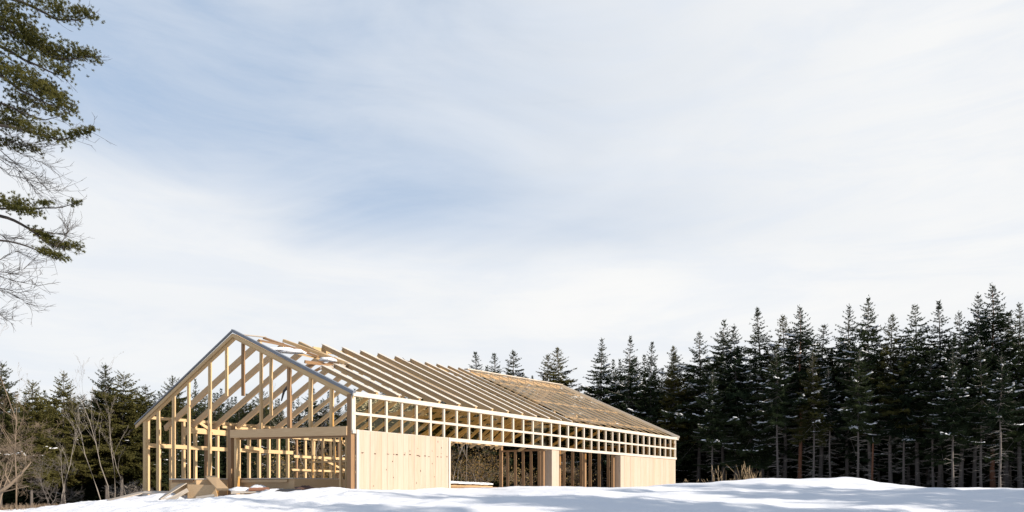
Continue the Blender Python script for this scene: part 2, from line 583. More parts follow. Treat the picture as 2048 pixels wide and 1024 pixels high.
lv = sstep(12.5, 17.5, Y - 27 + 0.0 * X) * sstep(-19.5, -24.0, X + 0.10 * (Y - 40)) + sstep(72, 84, Y) * 0.9
lit.data.foreach_set('value', np.clip(lv, 0, 1).astype(np.float32).ravel())
me.materials.append(M['snow_ground'])
gr = bpy.data.objects.new('snow_ground', me)
COL.objects.link(gr)
tag(gr, 'white snow lying over the clearing in low drifts', None, None, 'structure')

# ------------------------------------------------------------------ the timber building
# building axes: t runs along the long lit wall, u runs across the open gable
C0 = Vector((-7.0, 31.6, 0.0))
AT = Vector((0.590, 0.807, 0.0)).normalized()
AU = Vector((-0.807, 0.590, 0.0)).normalized()
UPZ = Vector((0, 0, 1))
WID, LEN, EAVE = 18.1, 34.8, 4.2
def B(t, u, z):
    return C0 + AT * t + AU * u + UPZ * z
def ridge_h(t):
    return 8.0 + 0.030 * t
bld = thing('timber_frame_building', 'large unfinished barn-like house of bare timber framing with gabled roof on the snow', 'building', tuple(B(0, 9, 0)))
rng = random.Random(7)
def mem(name, a, b, w, h, mat='wood', up=(0, 0, 1), jit=0.0):
    return member(name, B(*a), B(*b), w, h, M[mat], bld, up, jit, rng)
LOW = -0.9
# corner posts
mem('corner_post', (0.02, 0.13, LOW), (0.02, 0.13, EAVE - 0.03), 0.26, 0.26, 'wood_dark', AT)
mem('corner_post', (0.10, WID, LOW), (0.10, WID, EAVE + 0.08), 0.30, 0.26, 'wood', AT)
mem('corner_post', (LEN, 0.13, LOW), (LEN, 0.13, EAVE - 0.03), 0.24, 0.24, 'wood_pale', AT)
mem('corner_post', (LEN, WID, LOW), (LEN, WID, EAVE), 0.26, 0.26, 'wood_dark', AT)
# --- long wall: window band
BAY = LEN / 35.0
for i in range(36):
    t = i * BAY
    top = EAVE - 0.02
    mem('mullion', (t, -0.02, 2.56), (t, -0.02, top), 0.105 if i else 0.20, 0.10, 'wood_pale', AU)
mem('sill_rail', (-0.08, -0.03, 2.53), (LEN + 0.1, -0.03, 2.53), 0.14, 0.17, 'wood_pale')
mem('middle_rail', (-0.05, -0.035, 3.33), (LEN + 0.05, -0.035, 3.33), 0.10, 0.12, 'wood_pale')
mem('eave_beam', (-0.10, -0.05, EAVE - 0.02), (LEN + 0.38, -0.05, EAVE - 0.02), 0.22, 0.20, 'wood_pale')
for i in range(35):
    for z0, z1 in ((2.62, 3.27), (3.39, 4.08)):
        mb = MB()
        c = B((i + 0.5) * BAY, 0.03, (z0 + z1) / 2) - bld.location
        mb.box(c, AT * (BAY / 2 - 0.07), AU * 0.006, UPZ * ((z1 - z0) / 2))
        mb.build('window_pane', M['glass'], bld)

# --- siding of upright boards
def siding(t0, t1, z0, z1, thick, bw, seed, marks=True, u0=-0.02):
    r = random.Random(seed)
    mb = MB()
    vals = []
    t = t0
    while t < t1 - 0.02:
        w = min(bw * r.uniform(0.75, 1.3), t1 - t)
        if t1 - t - w < 0.06: w = t1 - t
        dz = r.uniform(-0.012, 0.012)
        proud = r.uniform(0.0, 0.012)
        nv = mb.nv
        c = B(t + w / 2, u0 - proud + 0.02, (z0 + z1) / 2 + dz) - bld.location
        mb.box(c, AT * (w / 2 - 0.004), AU * 0.022, UPZ * ((z1 - z0) / 2))
        vals += [r.random()] * (mb.nv - nv)
        t += w
    # body behind the boards
    nv = mb.nv
    c = B((t0 + t1) / 2, u0 + 0.045 + thick / 2, (z0 + z1) / 2) - bld.location
    mb.box(c, AT * ((t1 - t0) / 2 - 0.006), AU * (thick / 2), UPZ * ((z1 - z0) / 2 - 0.02))
    vals += [0.2] * (mb.nv - nv)
    if marks:
        nv = mb.nv
        t = t0 + 0.2
        while t < t1 - 0.1:
            if r.random() < 0.72:
                w = r.uniform(0.02, 0.075)
                c = B(t, u0 - 0.018, 1.62 + r.uniform(-0.03, 0.03)) - bld.location
                mb.box(c, AT * w, AU * 0.003, UPZ * r.uniform(0.012, 0.028), 1)
            t += r.uniform(0.12, 0.55)
        for k in range(26):
            c = B(r.uniform(t0 + .1, t1 - .1), u0 - 0.018, r.uniform(z0 + 0.1, z1 - 0.2)) - bld.location
            mb.box(c, AT * r.uniform(0.008, 0.02), AU * 0.003, UPZ * r.uniform(0.015, 0.05), 1)
        vals += [0.0] * (mb.nv - nv)
    o = mb.build('siding_panel', [M['siding'], M['mark']], bld)
    a = o.data.attributes.new('board', 'FLOAT', 'POINT')
    a.data.foreach_set('value', np.array(vals, np.float32))
    return o
siding(0.26, 6.22, LOW, 2.60, 0.10, 0.33, 3, True, -0.10)
siding(16.0, 16.85, LOW, 2.44, 0.44, 0.5, 5, False)
siding(25.1, LEN + 0.02, LOW, 2.44, 0.44, 0.55, 9, False)
mem('trim_board', (6.30, -0.09, LOW), (6.30, -0.09, 2.62), 0.13, 0.10, 'wood_pale', AU)
mem('trim_board', (0.18, -0.10, LOW), (0.18, -0.10, 2.62), 0.14, 0.08, 'wood_pale', AU)
# door jamb boards inside the openings, posts coloured dark for the shade inside
for t, u, w in ((15.55, 0.35, 0.22), (24.9, 0.5, 0.2)):
    mem('door_jamb', (t, u, LOW), (t, u, 2.44), w, 0.16, 'wood_dark', AT)
for t, u in ((19.0, 1.8), (21.0, 2.6), (22.6, 1.5)):
    mem('inner_post', (t, u, LOW), (t, u, 2.5 + (u > 2) * 0.2), 0.17, 0.2, 'wood_dark', AT)

# --- left long wall (seen through the open gable)
k = 0
t = 0.85
while t < LEN - 0.4:
    w = rng.uniform(0.11, 0.15)
    mem('wall_stud', (t, WID, LOW), (t, WID, EAVE - 0.08), w, 0.26 if t < 10 else 0.17, 'wood' if rng.random() < 0.75 else 'wood_dark', AU, 0.012)
    t += 0.76 if t < 17 else 1.45
    if t > 25.5: break
mem('top_plate', (0.0, WID, EAVE + 0.02), (LEN, WID, EAVE + 0.02), 0.24, 0.17, 'wood')
mem('girt', (0.0, WID - 0.16, 2.58), (10.3, WID - 0.16, 2.55), 0.09, 0.24, 'wood', (0, 0, 1), 0.02)
mem('girt', (10.4, WID - 0.14, 2.30), (16.8, WID - 0.14, 2.28), 0.09, 0.18, 'wood', (0, 0, 1), 0.02)
mem('girt', (2.6, WID - 0.2, 3.62), (7.0, WID - 0.2, 3.55), 0.09, 0.34, 'wood', (0, 0, 1), 0.03)
mem('girt', (4.8, WID - 0.3, 3.98), (9.4, WID - 0.3, 3.98), 0.09, 0.16, 'wood')
mem('girt', (10.2, WID - 0.2, 3.6), (15.8, WID - 0.2, 3.6), 0.09, 0.16, 'wood')
mem('girt', (10.2, WID - 0.2, 1.35), (16.4, WID - 0.2, 1.30), 0.09, 0.14, 'wood')
mem('brace', (3.2, WID - 0.3, 4.15), (4.2, WID - 0.3, 3.6), 0.09, 0.16, 'wood')
mem('brace', (6.3, WID - 0.5, 2.75), (7.6, WID - 0.5, 2.62), 0.1, 0.2, 'wood')
mem('brace', (12.6, WID - 0.4, 2.2), (15.6, WID - 0.4, 1.1), 0.09, 0.14, 'wood')
mem('brace', (14.6, WID - 0.3, 3.5), (16.2, WID - 0.3, 2.3), 0.07, 0.1, 'wood')
# --- far gable wall
u = 0.7
while u < WID - 0.3:
    top = EAVE + 4.4 * (1 - abs(u - 9.05) / 9.05)
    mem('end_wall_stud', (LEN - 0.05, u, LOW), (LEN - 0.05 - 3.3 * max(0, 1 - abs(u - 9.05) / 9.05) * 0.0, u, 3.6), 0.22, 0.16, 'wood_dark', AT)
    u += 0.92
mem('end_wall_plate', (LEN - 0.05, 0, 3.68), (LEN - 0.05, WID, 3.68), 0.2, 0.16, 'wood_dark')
# --- front gable: post, header beam, studs
mem('gable_post', (0.0, 9.25, LOW), (0.0, 9.25, 3.25), 0.30, 0.24, 'wood_dark', AT)
mem('gable_post', (0.06, 8.86, LOW), (0.06, 8.86, 3.0), 0.20, 0.2, 'wood', AT)
mem('header_beam', (-0.04, 0.24, 2.57), (-0.04, 9.15, 2.83), 0.22, 0.40, 'plywood')
mem('header_beam', (0.24, 0.24, 2.50), (0.24, 8.8, 2.70), 0.12, 0.34, 'wood_dark')
def verge_z(u):
    if u < 9.05: return EAVE + (8.0 - EAVE) * (u / 9.05)
    return 8.0 - (8.0 - EAVE) * ((u - 9.05) / 9.05)
for u, z0, w, mt in ((16.75, LOW, 0.22, 'wood'), (15.05, LOW, 0.2, 'wood'), (13.5, LOW, 0.15, 'wood'), (11.4, LOW, 0.17, 'wood'),
                     (9.85, 4.85, 0.13, 'wood'), (8.37, 4.75, 0.16, 'wood_dark'), (6.84, 2.85, 0.13, 'wood'), (6.03, 3.6, 0.12, 'wood'),
                     (4.62, 2.8, 0.19, 'wood_dark'), (3.01, 2.72, 0.17, 'wood'), (1.53, 2.7, 0.18, 'wood')):
    mem('gable_stud', (0.10, u, z0), (0.10, u, verge_z(u) - 0.22), 0.14, w * 0.85, mt, AU, 0.01)
# a charred-looking post wrapped in dark cloth hangs behind the verge
wrap = MB()
wrap.tube([B(0.3, 4.85, z) - bld.location for z in (6.0, 5.7, 5.2, 4.7, 4.2)], [0.07, 0.11, 0.075, 0.12, 0.05], 7)
wrap.tube([B(0.3, 4.9, 5.0) - bld.location, B(0.3, 5.3, 4.75) - bld.location, B(0.3, 5.5, 4.3) - bld.location], [0.09, 0.06, 0.03], 6)
wrap.build('dark_wrap', M['dark'], bld)
mem('stub_post', (0.3, 4.85, 2.85), (0.3, 4.85, 4.5), 0.16, 0.16, 'wood_dark', AT)
for k, u in enumerate((1.2, 2.1, 3.05, 3.9, 4.8, 5.7, 6.6)):
    mem('partition_stud', (3.0, u, LOW), (3.0, u, 2.62), 0.075, 0.10, 'wood', AU, 0.025)
mem('partition_rail', (2.98, 1.0, 1.38), (2.98, 6.8, 1.42), 0.06, 0.09, 'wood', (0, 0, 1), 0.02)
mem('partition_rail', (2.98, 1.0, 2.66), (2.98, 6.8, 2.66), 0.09, 0.09, 'wood')
# short shaded studs under the header beam, nearer plane
for u in (1.15, ):
    mem('gable_stud', (0.3, u, LOW), (0.3, u, 2.5), 0.1, 0.1, 'wood', AU, 0.02)
# --- roof
def te2tr(te):
    return te - max(0.0, te - 14.0) * 0.17
RT = [1.45 * i for i in range(1, 10)]
while RT[-1] < LEN - 0.3:
    RT.append(RT[-1] + 1.40)
RW, RHT = 0.13, 0.26
def slope_up(side):
    v = (UPZ * 9.05 + AU * (-3.8 if side == 0 else 3.8))
    return v.normalized()
for i, te in enumerate(RT):
    tr = te2tr(te)
    hr = ridge_h(tr)
    over = rng.uniform(0.04, 0.17)
    j = rng.uniform(-0.06, 0.06)
    # right slope (rises from the lit wall to the ridge)
    u_top, u_bot = 9.05 + over, 0.10
    zz_ = lambda uu: EAVE + 0.06 + (hr - EAVE) * uu / 9.05
    tt_ = lambda uu: te + (tr - te) * uu / 9.05
    if i == 0: u_top = 3.9
    if i == 1: u_top = 4.7
    if i == 2: u_top = 6.3
    mem('rafter', (tt_(u_bot) + j, u_bot, zz_(u_bot)), (tt_(u_top) + j, u_top, zz_(u_top)), RW if te < 14 else 0.08, (0.19 if te < 5 else RHT) if te < 14 else (0.15 if te < 19 else 0.06), 'roofwood', slope_up(0), 0.035)
    bw_ = 0.36 if te < 10 else (0.26 if te < 16 else 0.15)
    lift = 0.5 * (RHT if te < 14 else (0.15 if te < 19 else 0.06)) + 0.018
    if te < 19: mem('rafter_lit_top', (tt_(u_bot) + j, u_bot, zz_(u_bot) + lift), (tt_(u_top - 0.1) + j, u_top - 0.1, zz_(u_top - 0.1) + lift), bw_, 0.03, 'lit_top', slope_up(0), 0.02)  # added pale strip, stands in for the sunlit top of the rafter
for i in range(0, 24):
    te = 1.55 + 1.45 * i
    if te > LEN - 0.4: break
    tr = te2tr(te)
    hr = ridge_h(tr)
    # left slope, tails hang past the wall head
    tail = (0.9, 1.7, 0.7, 0.5, 0.3, 0.5)[i] if i < 6 else 0.35
    drop = 0.25 if i < 6 else 0.05
    u_b = WID + 0.15 + tail * 0.5
    zz_ = lambda uu: EAVE - drop + (hr - EAVE) * (WID - uu) / 9.05
    tt_ = lambda uu: te + (tr - te) * (WID - uu) / 9.05
    mem('rafter', (tt_(u_b), u_b, zz_(u_b)), (tt_(9.0), 9.0, zz_(9.0)), 0.13, 0.34 if i < 6 else 0.24, 'plywood' if i < 6 else 'wood', slope_up(1), 0.05)
mem('ridge_beam', (5.0, 9.05, ridge_h(5) - 0.16), (31.2, 9.05, ridge_h(31.2) - 0.16), 0.10, 0.26, 'roofwood')
mem('ridge_cap', (18.6, 9.05, ridge_h(18.6) + 0.12), (31.5, 9.05, ridge_h(31.4) + 0.10), 0.34, 0.07, 'wood_pale')
# end rafters at the far verge
hz_end = ridge_h(31.35)
mem('verge_board', (LEN + 0.2, -0.3, EAVE + 0.06), (31.45, 9.05, hz_end + 0.05), 0.10, 0.22, 'wood_pale', slope_up(0))
mem('verge_board', (LEN + 0.2, WID + 0.3, EAVE), (31.45, 9.05, hz_end + 0.03), 0.10, 0.22, 'wood_dark', slope_up(1))
# translucent film over the far part of the right slope
mb = MB()
te_s = np.linspace(19.5, LEN + 0.1, 18)
us = np.linspace(0.3, 8.9, 10)
vs, fs = [], []
for layer in (0, 1):
    for a in te_s:
        for b in us:
            tr = te2tr(a)
            z = EAVE + 0.06 + (ridge_h(tr) - EAVE) * b / 9.05 + 0.11 + 0.008 * layer + 0.03 * math.sin(a * 5 + b)
            vs.append(tuple(B(a + (tr - a) * b / 9.05, b, z) - bld.location))
nu, nt = len(us), len(te_s)
for a in range(nt - 1):
    for b in range(nu - 1):
        i0 = a * nu + b
        fs.append((i0, i0 + nu, i0 + nu + 1, i0 + 1))
mb.add(vs[:nt * nu], fs)
mb.build('roof_film', M['film'], bld, True)
# battens lying along the far right slope
for b in (1.6, 4.4, 7.4):
    a0, a1 = 20.0 + b * 0.2, LEN - 0.05
    tr0, tr1 = te2tr(a0), te2tr(a1)
    f_ = lambda a, tr: (a + (tr - a) * b / 9.05, b, EAVE + 0.06 + (ridge_h(tr) - EAVE) * b / 9.05 - 0.12)
    mem('purlin', f_(a0, tr0), f_(a1, tr1), 0.08, 0.07, 'roofwood', slope_up(0))
# underside boards of the left slope, far part
mb = MB()
vs, fs = [], []
rr = random.Random(4)
tcur = 33.0
while tcur < LEN - 0.3:
    w = rr.uniform(0.28, 0.4)
    q = []
    for a, uu in ((tcur, WID + 0.2), (tcur + w - 0.05, WID + 0.2), (tcur + w - 0.05, 9.3), (tcur, 9.3)):
        tr = te2tr(a)
        q.append(B(a + (tr - a) * (WID - uu) / 9.05, uu, EAVE + 0.2 + (ridge_h(tr) - EAVE) * (WID - uu) / 9.05) - bld.location)
    if rr.random() < 0.86:
        n0 = len(vs)
        vs += [tuple(v) for v in q] + [tuple(v + UPZ * 0.025) for v in q]
        fs += [tuple(n0 + i for i in f) for f in ((3, 2, 1, 0), (4, 5, 6, 7), (0, 1, 5, 4), (1, 2, 6, 5), (2, 3, 7, 6), (3, 0, 4, 7))]
    tcur += w
mb.add(vs, fs)
mb.build('roof_decking', M['roofwood'], bld)
# front verge: timber barge boards under dark metal edge
def verge(side):
    u0, u1 = (-0.12, 9.05) if side == 0 else (WID + 0.95, 9.05)
    z = lambda u: 8.0 - (8.0 - EAVE) * abs(u - 9.05) / 9.05
    mem('barge_board', (-0.06, u0, z(u0) - 0.10), (-0.06, u1, z(u1) - 0.10), 0.06, 0.17, 'wood', slope_up(side))
    mem('front_rafter', (0.08, u0 + (0.4 if side == 0 else -0.9), z(u0 + (0.4 if side == 0 else -0.9)) - 0.16), (0.08, u1, z(u1) - 0.16), 0.14, 0.24, 'wood', slope_up(side))
    mem('verge_trim', (-0.07, u0 - (0.05 if side == 0 else -0.05), z(u0) + 0.06), (-0.07, 9.05, 8.13), 0.10 if side else 0.16, 0.07 if side else 0.14, 'metal_trim', slope_up(side))
verge(0)
verge(1)
# loose, broken boards near the front of the ridge are parts nailed to the frame
for a, b, w, h, mt in (((1.2, 8.6, 7.78), (3.6, 7.6, 7.45), 0.35, 0.06, 'wood_dark'),
                       ((1.9, 9.2, 8.1), (3.4, 6.6, 7.05), 0.26, 0.10, 'wood_dark'),
                       ((3.0, 9.0, 8.12), (4.3, 5.2, 6.62), 0.20, 0.16, 'roofwood'),
                       ((4.2, 9.2, 8.22), (4.5, 5.4, 6.60), 0.18, 0.16, 'roofwood'),
                       ((2.2, 7.3, 7.2), (3.9, 6.7, 6.95), 0.40, 0.05, 'wood'),
                       ((2.0, 5.9, 6.5), (4.5, 5.2, 6.38), 0.16, 0.14, 'wood_dark'),
                       ((1.7, 4.2, 5.95), (4.6, 5.6, 6.65), 0.20, 0.07, 'wood_pale'),
                       ((2.4, 6.6, 6.3), (3.0, 5.2, 6.7), 0.10, 0.12, 'wood_dark'),
                       ((3.2, 6.8, 6.2), (3.5, 5.3, 6.75), 0.10, 0.12, 'wood_dark')):
    mem('broken_board', a, b, w, h, mt, slope_up(0), 0.05)
mem('broken_board', (0.9, 9.6, 8.15), (1.9, 9.0, 8.12), 0.12, 0.05, 'greyboard')
# collar struts and mid purlins that show through the window band
for t in (3.0, 6.0, 9.0, 12.0, 15.0, 18.0, 21.0, 24.0, 27.0, 30.0):
    mem('tie_beam', (t, 3.0, 5.35), (t, 15.1, 5.35), 0.10, 0.2, 'roofwood') if t > 14 else None
    mem('strut', (t + 0.4, 8.5, 3.0), (t + 0.4, 3.2, 5.4), 0.12, 0.18, 'wood', AU) if t > 5 else None

# ------------------------------------------------------------------ things lying at the front of the building
def local_box(mb, o, a, b, z0, z1, org):
    pass

deck = thing('timber_deck', 'low timber platform with plywood skirt across the open gable end', 'platform', tuple(B(1.5, 9, -0.3)))
dd = lambda v: v - deck.location
mb = MB()
pts = [(-0.9, 13.7), (-1.0, 11.0), (0.3, 9.5), (0.55, 6.0), (0.3, 4.6), (3.4, 4.6), (3.6, 13.4), (0.6, 13.9)]
vs = [tuple(dd(B(a, b, 0.56 + 0.02 * math.sin(b)))) for a, b in pts] + [tuple(dd(B(a, b, 0.50))) for a, b in pts]
n = len(pts)
mb.add(vs, [tuple(range(n - 1, -1, -1)), tuple(range(n, 2 * n))] + [(i, (i + 1) % n, n + (i + 1) % n, n + i) for i in range(n)])
mb.build('deck_top', M['wood_pale'], deck)
mb = MB()
ins = 0.10
for i in range(n - 1):
    (a0, b0), (a1, b1) = pts[i], pts[i + 1]
    p0, p1 = B(a0 + ins, b0, 0), B(a1 + ins, b1, 0)
    dvec = (p1 - p0); L = dvec.length; dx = dvec.normalized(); nrm = UPZ.cross(dx)
    m_ = (p0 + p1) / 2
    mb.box(dd(m_ + UPZ * 0.0), dx * (L / 2), nrm * 0.015, UPZ * 0.495)
mb.build('skirt', M['plywood'], deck)
member('joist', B(-0.82, 13.5, 0.42), B(-0.92, 11.2, 0.42), 0.08, 0.14, M['wood_dark'], deck)
member('joist', B(0.25, 9.2, 0.40), B(0.42, 5.2, 0.40), 0.05, 0.12, M['plywood'], deck)

g1 = 'sheets and boards left at the gable end'
def panel(name, label, cat, p, mat, th, group=None):
    """p: four world corners -> slab with thickness, origin at the lowest corner"""
    p = [Vector(q) for q in p]
    nrm = (p[1] - p[0]).cross(p[3] - p[0]).normalized() * th
    org = min(p, key=lambda q: q.z).copy()
    mb = MB()
    vs = [tuple(q - org) for q in p] + [tuple(q + nrm - org) for q in p]
    mb.add(vs, [(3, 2, 1, 0), (4, 5, 6, 7), (0, 1, 5, 4), (1, 2, 6, 5), (2, 3, 7, 6), (3, 0, 4, 7)])
    o = mb.build(name, M[mat])
    o.location = org
    return tag(o, label, cat, group)
panel('plywood_sheet', 'upright grey-brown plywood sheet set on edge against the front of the timber platform', 'plywood sheet',
      [at(376, 997, 37.2), at(437, 997, 36.3), at(430, 970, 36.6), at(376, 969, 37.5)], 'plywood', 0.03, g1)
panel('plywood_sheet', 'dark grey sheet leaning on the left end of the timber platform', 'plywood sheet',
      [at(317, 1000, 37.2), at(322, 999, 36.7), at(374, 967, 37.6), at(358, 969, 38.6)], 'greyboard', 0.035, g1)
panel('plank', 'dark lower board leaning beside the leaning grey sheet, its lower end in the snow', 'board',
      [at(333, 1000, 36.6), at(350, 999, 36.5), at(378, 983, 36.9), at(374, 977, 37.0)], 'greyboard', 0.03, g1)
panel('plank', 'wide pale plank sloping down from the platform top to the snow', 'board',
      [at(435, 981, 35.6), at(459, 981, 35.3), at(434, 955.5, 37.0), at(412, 955.5, 37.5)], 'plywood', 0.12, g1)
panel('plank', 'long grey board with its left end sunk in snow, left of the building corner', 'board',
      [at(214, 1001, 39.5), at(222, 1003, 38.9), at(296, 985, 40.4), at(283, 984, 41.2)], 'greyboard', 0.05, g1)
panel('plank', 'pale sill plank lying under the left corner posts', 'board',
      [at(284, 988, 40.2), at(338, 990, 38.9), at(340, 984.5, 39.6), at(290, 984, 40.8)], 'wood_pale', 0.07, g1)
panel('plank', 'short red-brown board lying in the snow before the platform', 'board',
      [at(497, 982, 34.4), at(540, 981, 34.0), at(538, 977, 34.5), at(500, 977, 34.9)], 'redwood', 0.06, g1)
panel('plank', 'long dark wet board lying flat in the snow before the right end of the platform', 'board',
      [at(548, 985, 33.2), at(604, 983, 32.7), at(600, 979, 33.4), at(560, 980, 33.8)], 'dark', 0.05, g1)
panel('plank', 'narrow pale offcut lying on the snow between the leaning sheet and the sloping plank', 'board',
      [at(392, 999, 35.6), at(430, 993, 35.0), at(428, 990, 35.4), at(393, 995, 36.0)], 'wood_pale', 0.05, g1)
panel('plank', 'thin pale board on the snow right of the sloping plank', 'board',
      [at(462, 988, 34.4), at(512, 985, 34.2), at(508, 982, 34.8), at(464, 984, 35.0)], 'wood_pale', 0.05, g1)
rr = random.Random(12)
def lump(name, label, cat, px, y, d, r, mat, jit=0.12, seg=14, rings=7, group=None):
    mb = MB()
    p = at(px, y, d)
    mb.blob((0, 0, 0), r, rr, seg, rings, jit)
    mb.blob((r[0] * 0.5, r[1] * 0.2, -r[2] * 0.2), (r[0] * 0.6, r[1] * 0.7, r[2] * 0.75), rr, seg, rings, jit)
    o = mb.build(name, M[mat], None, True)
    o.location = p
    return tag(o, label, cat, group)
lump('cloth_heap', 'crumpled dark brown tarp heap on the snow near the right gable post', 'tarp', 610, 981, 33.6, (0.55, 0.4, 0.20), 'cloth', 0.28)
lump('snow_heap', 'small rounded snow heap left of the taller one before the platform', 'snow heap', 481, 981, 35.2, (0.55, 0.4, 0.17), 'snow', 0.2, group='snow heaps before the platform')
lump('snow_heap', 'taller pointed snow heap in front of the middle of the platform', 'snow heap', 517, 981, 35.0, (0.5, 0.4, 0.25), 'snow', 0.22, group='snow heaps before the platform')
lump('snow_heap', 'flat snow heap beside the red-brown board', 'snow heap', 556, 984, 34.2, (0.75, 0.45, 0.15), 'snow', 0.2, group='snow heaps before the platform')
for i, (px, y, d, r, lb) in enumerate(((655, 720, 36.5, (0.42, 0.3, 0.13), 'lump of snow on the broken rafter ends'),
                                     (560, 700, 36.3, (0.75, 0.35, 0.12), 'long snow patch on the broken boards near the front peak'),
                                     (585, 704, 35.8, (0.6, 0.3, 0.14), 'rounder snow patch lower on the broken boards near the front peak'))):
    lump('snow_patch', lb, 'snow', px, y, d, r, 'snow', 0.2, group='snow on the broken roof')
# snow covered pile inside the wide opening
pile = thing('lumber_pile', 'snow-covered stack of boards inside the wide doorway beside the siding', 'lumber pile', tuple(B(13, 4.2, -0.1)))
for k in range(5):
    member('board', B(10.6 + 0.3 * k, 4.6 + 0.1 * k, 0.04 + 0.08 * k), B(15.4 - 0.2 * k, 3.6 + 0.2 * k, 0.02 + 0.07 * k), 0.5 - 0.05 * k, 0.06, M['wood_dark' if k % 2 else 'wood'], pile)
mb = MB()
for k in range(14):
    c = B(11.4 + k * 0.27, 4.75 - 0.05 * k, 0.40 - 0.008 * k) - pile.location
    mb.blob(c, (0.30, 0.26, 0.10), rr, 8, 4, 0.25)
mb.build('snow_cover', M['snow'], pile, True)
# bent dark rod on the ridge
st = MB()
p = at(813, 726, 47.0)
st.tube([(0, 0, -0.3), (0, 0, 0.10)], [0.03, 0.025], 5)
st.tube([(-0.26, 0, 0.36), (-0.12, 0, 0.2), (0, 0, 0.12), (0.3, 0, 0.08), (0.55, 0, -0.06)], [0.012, 0.02, 0.03, 0.025, 0.012], 5)
o = st.build('bent_rod', M['rod'])
o.location = p
tag(o, 'small dark bent rod sticking up from the middle of the roof ridge', 'rod')

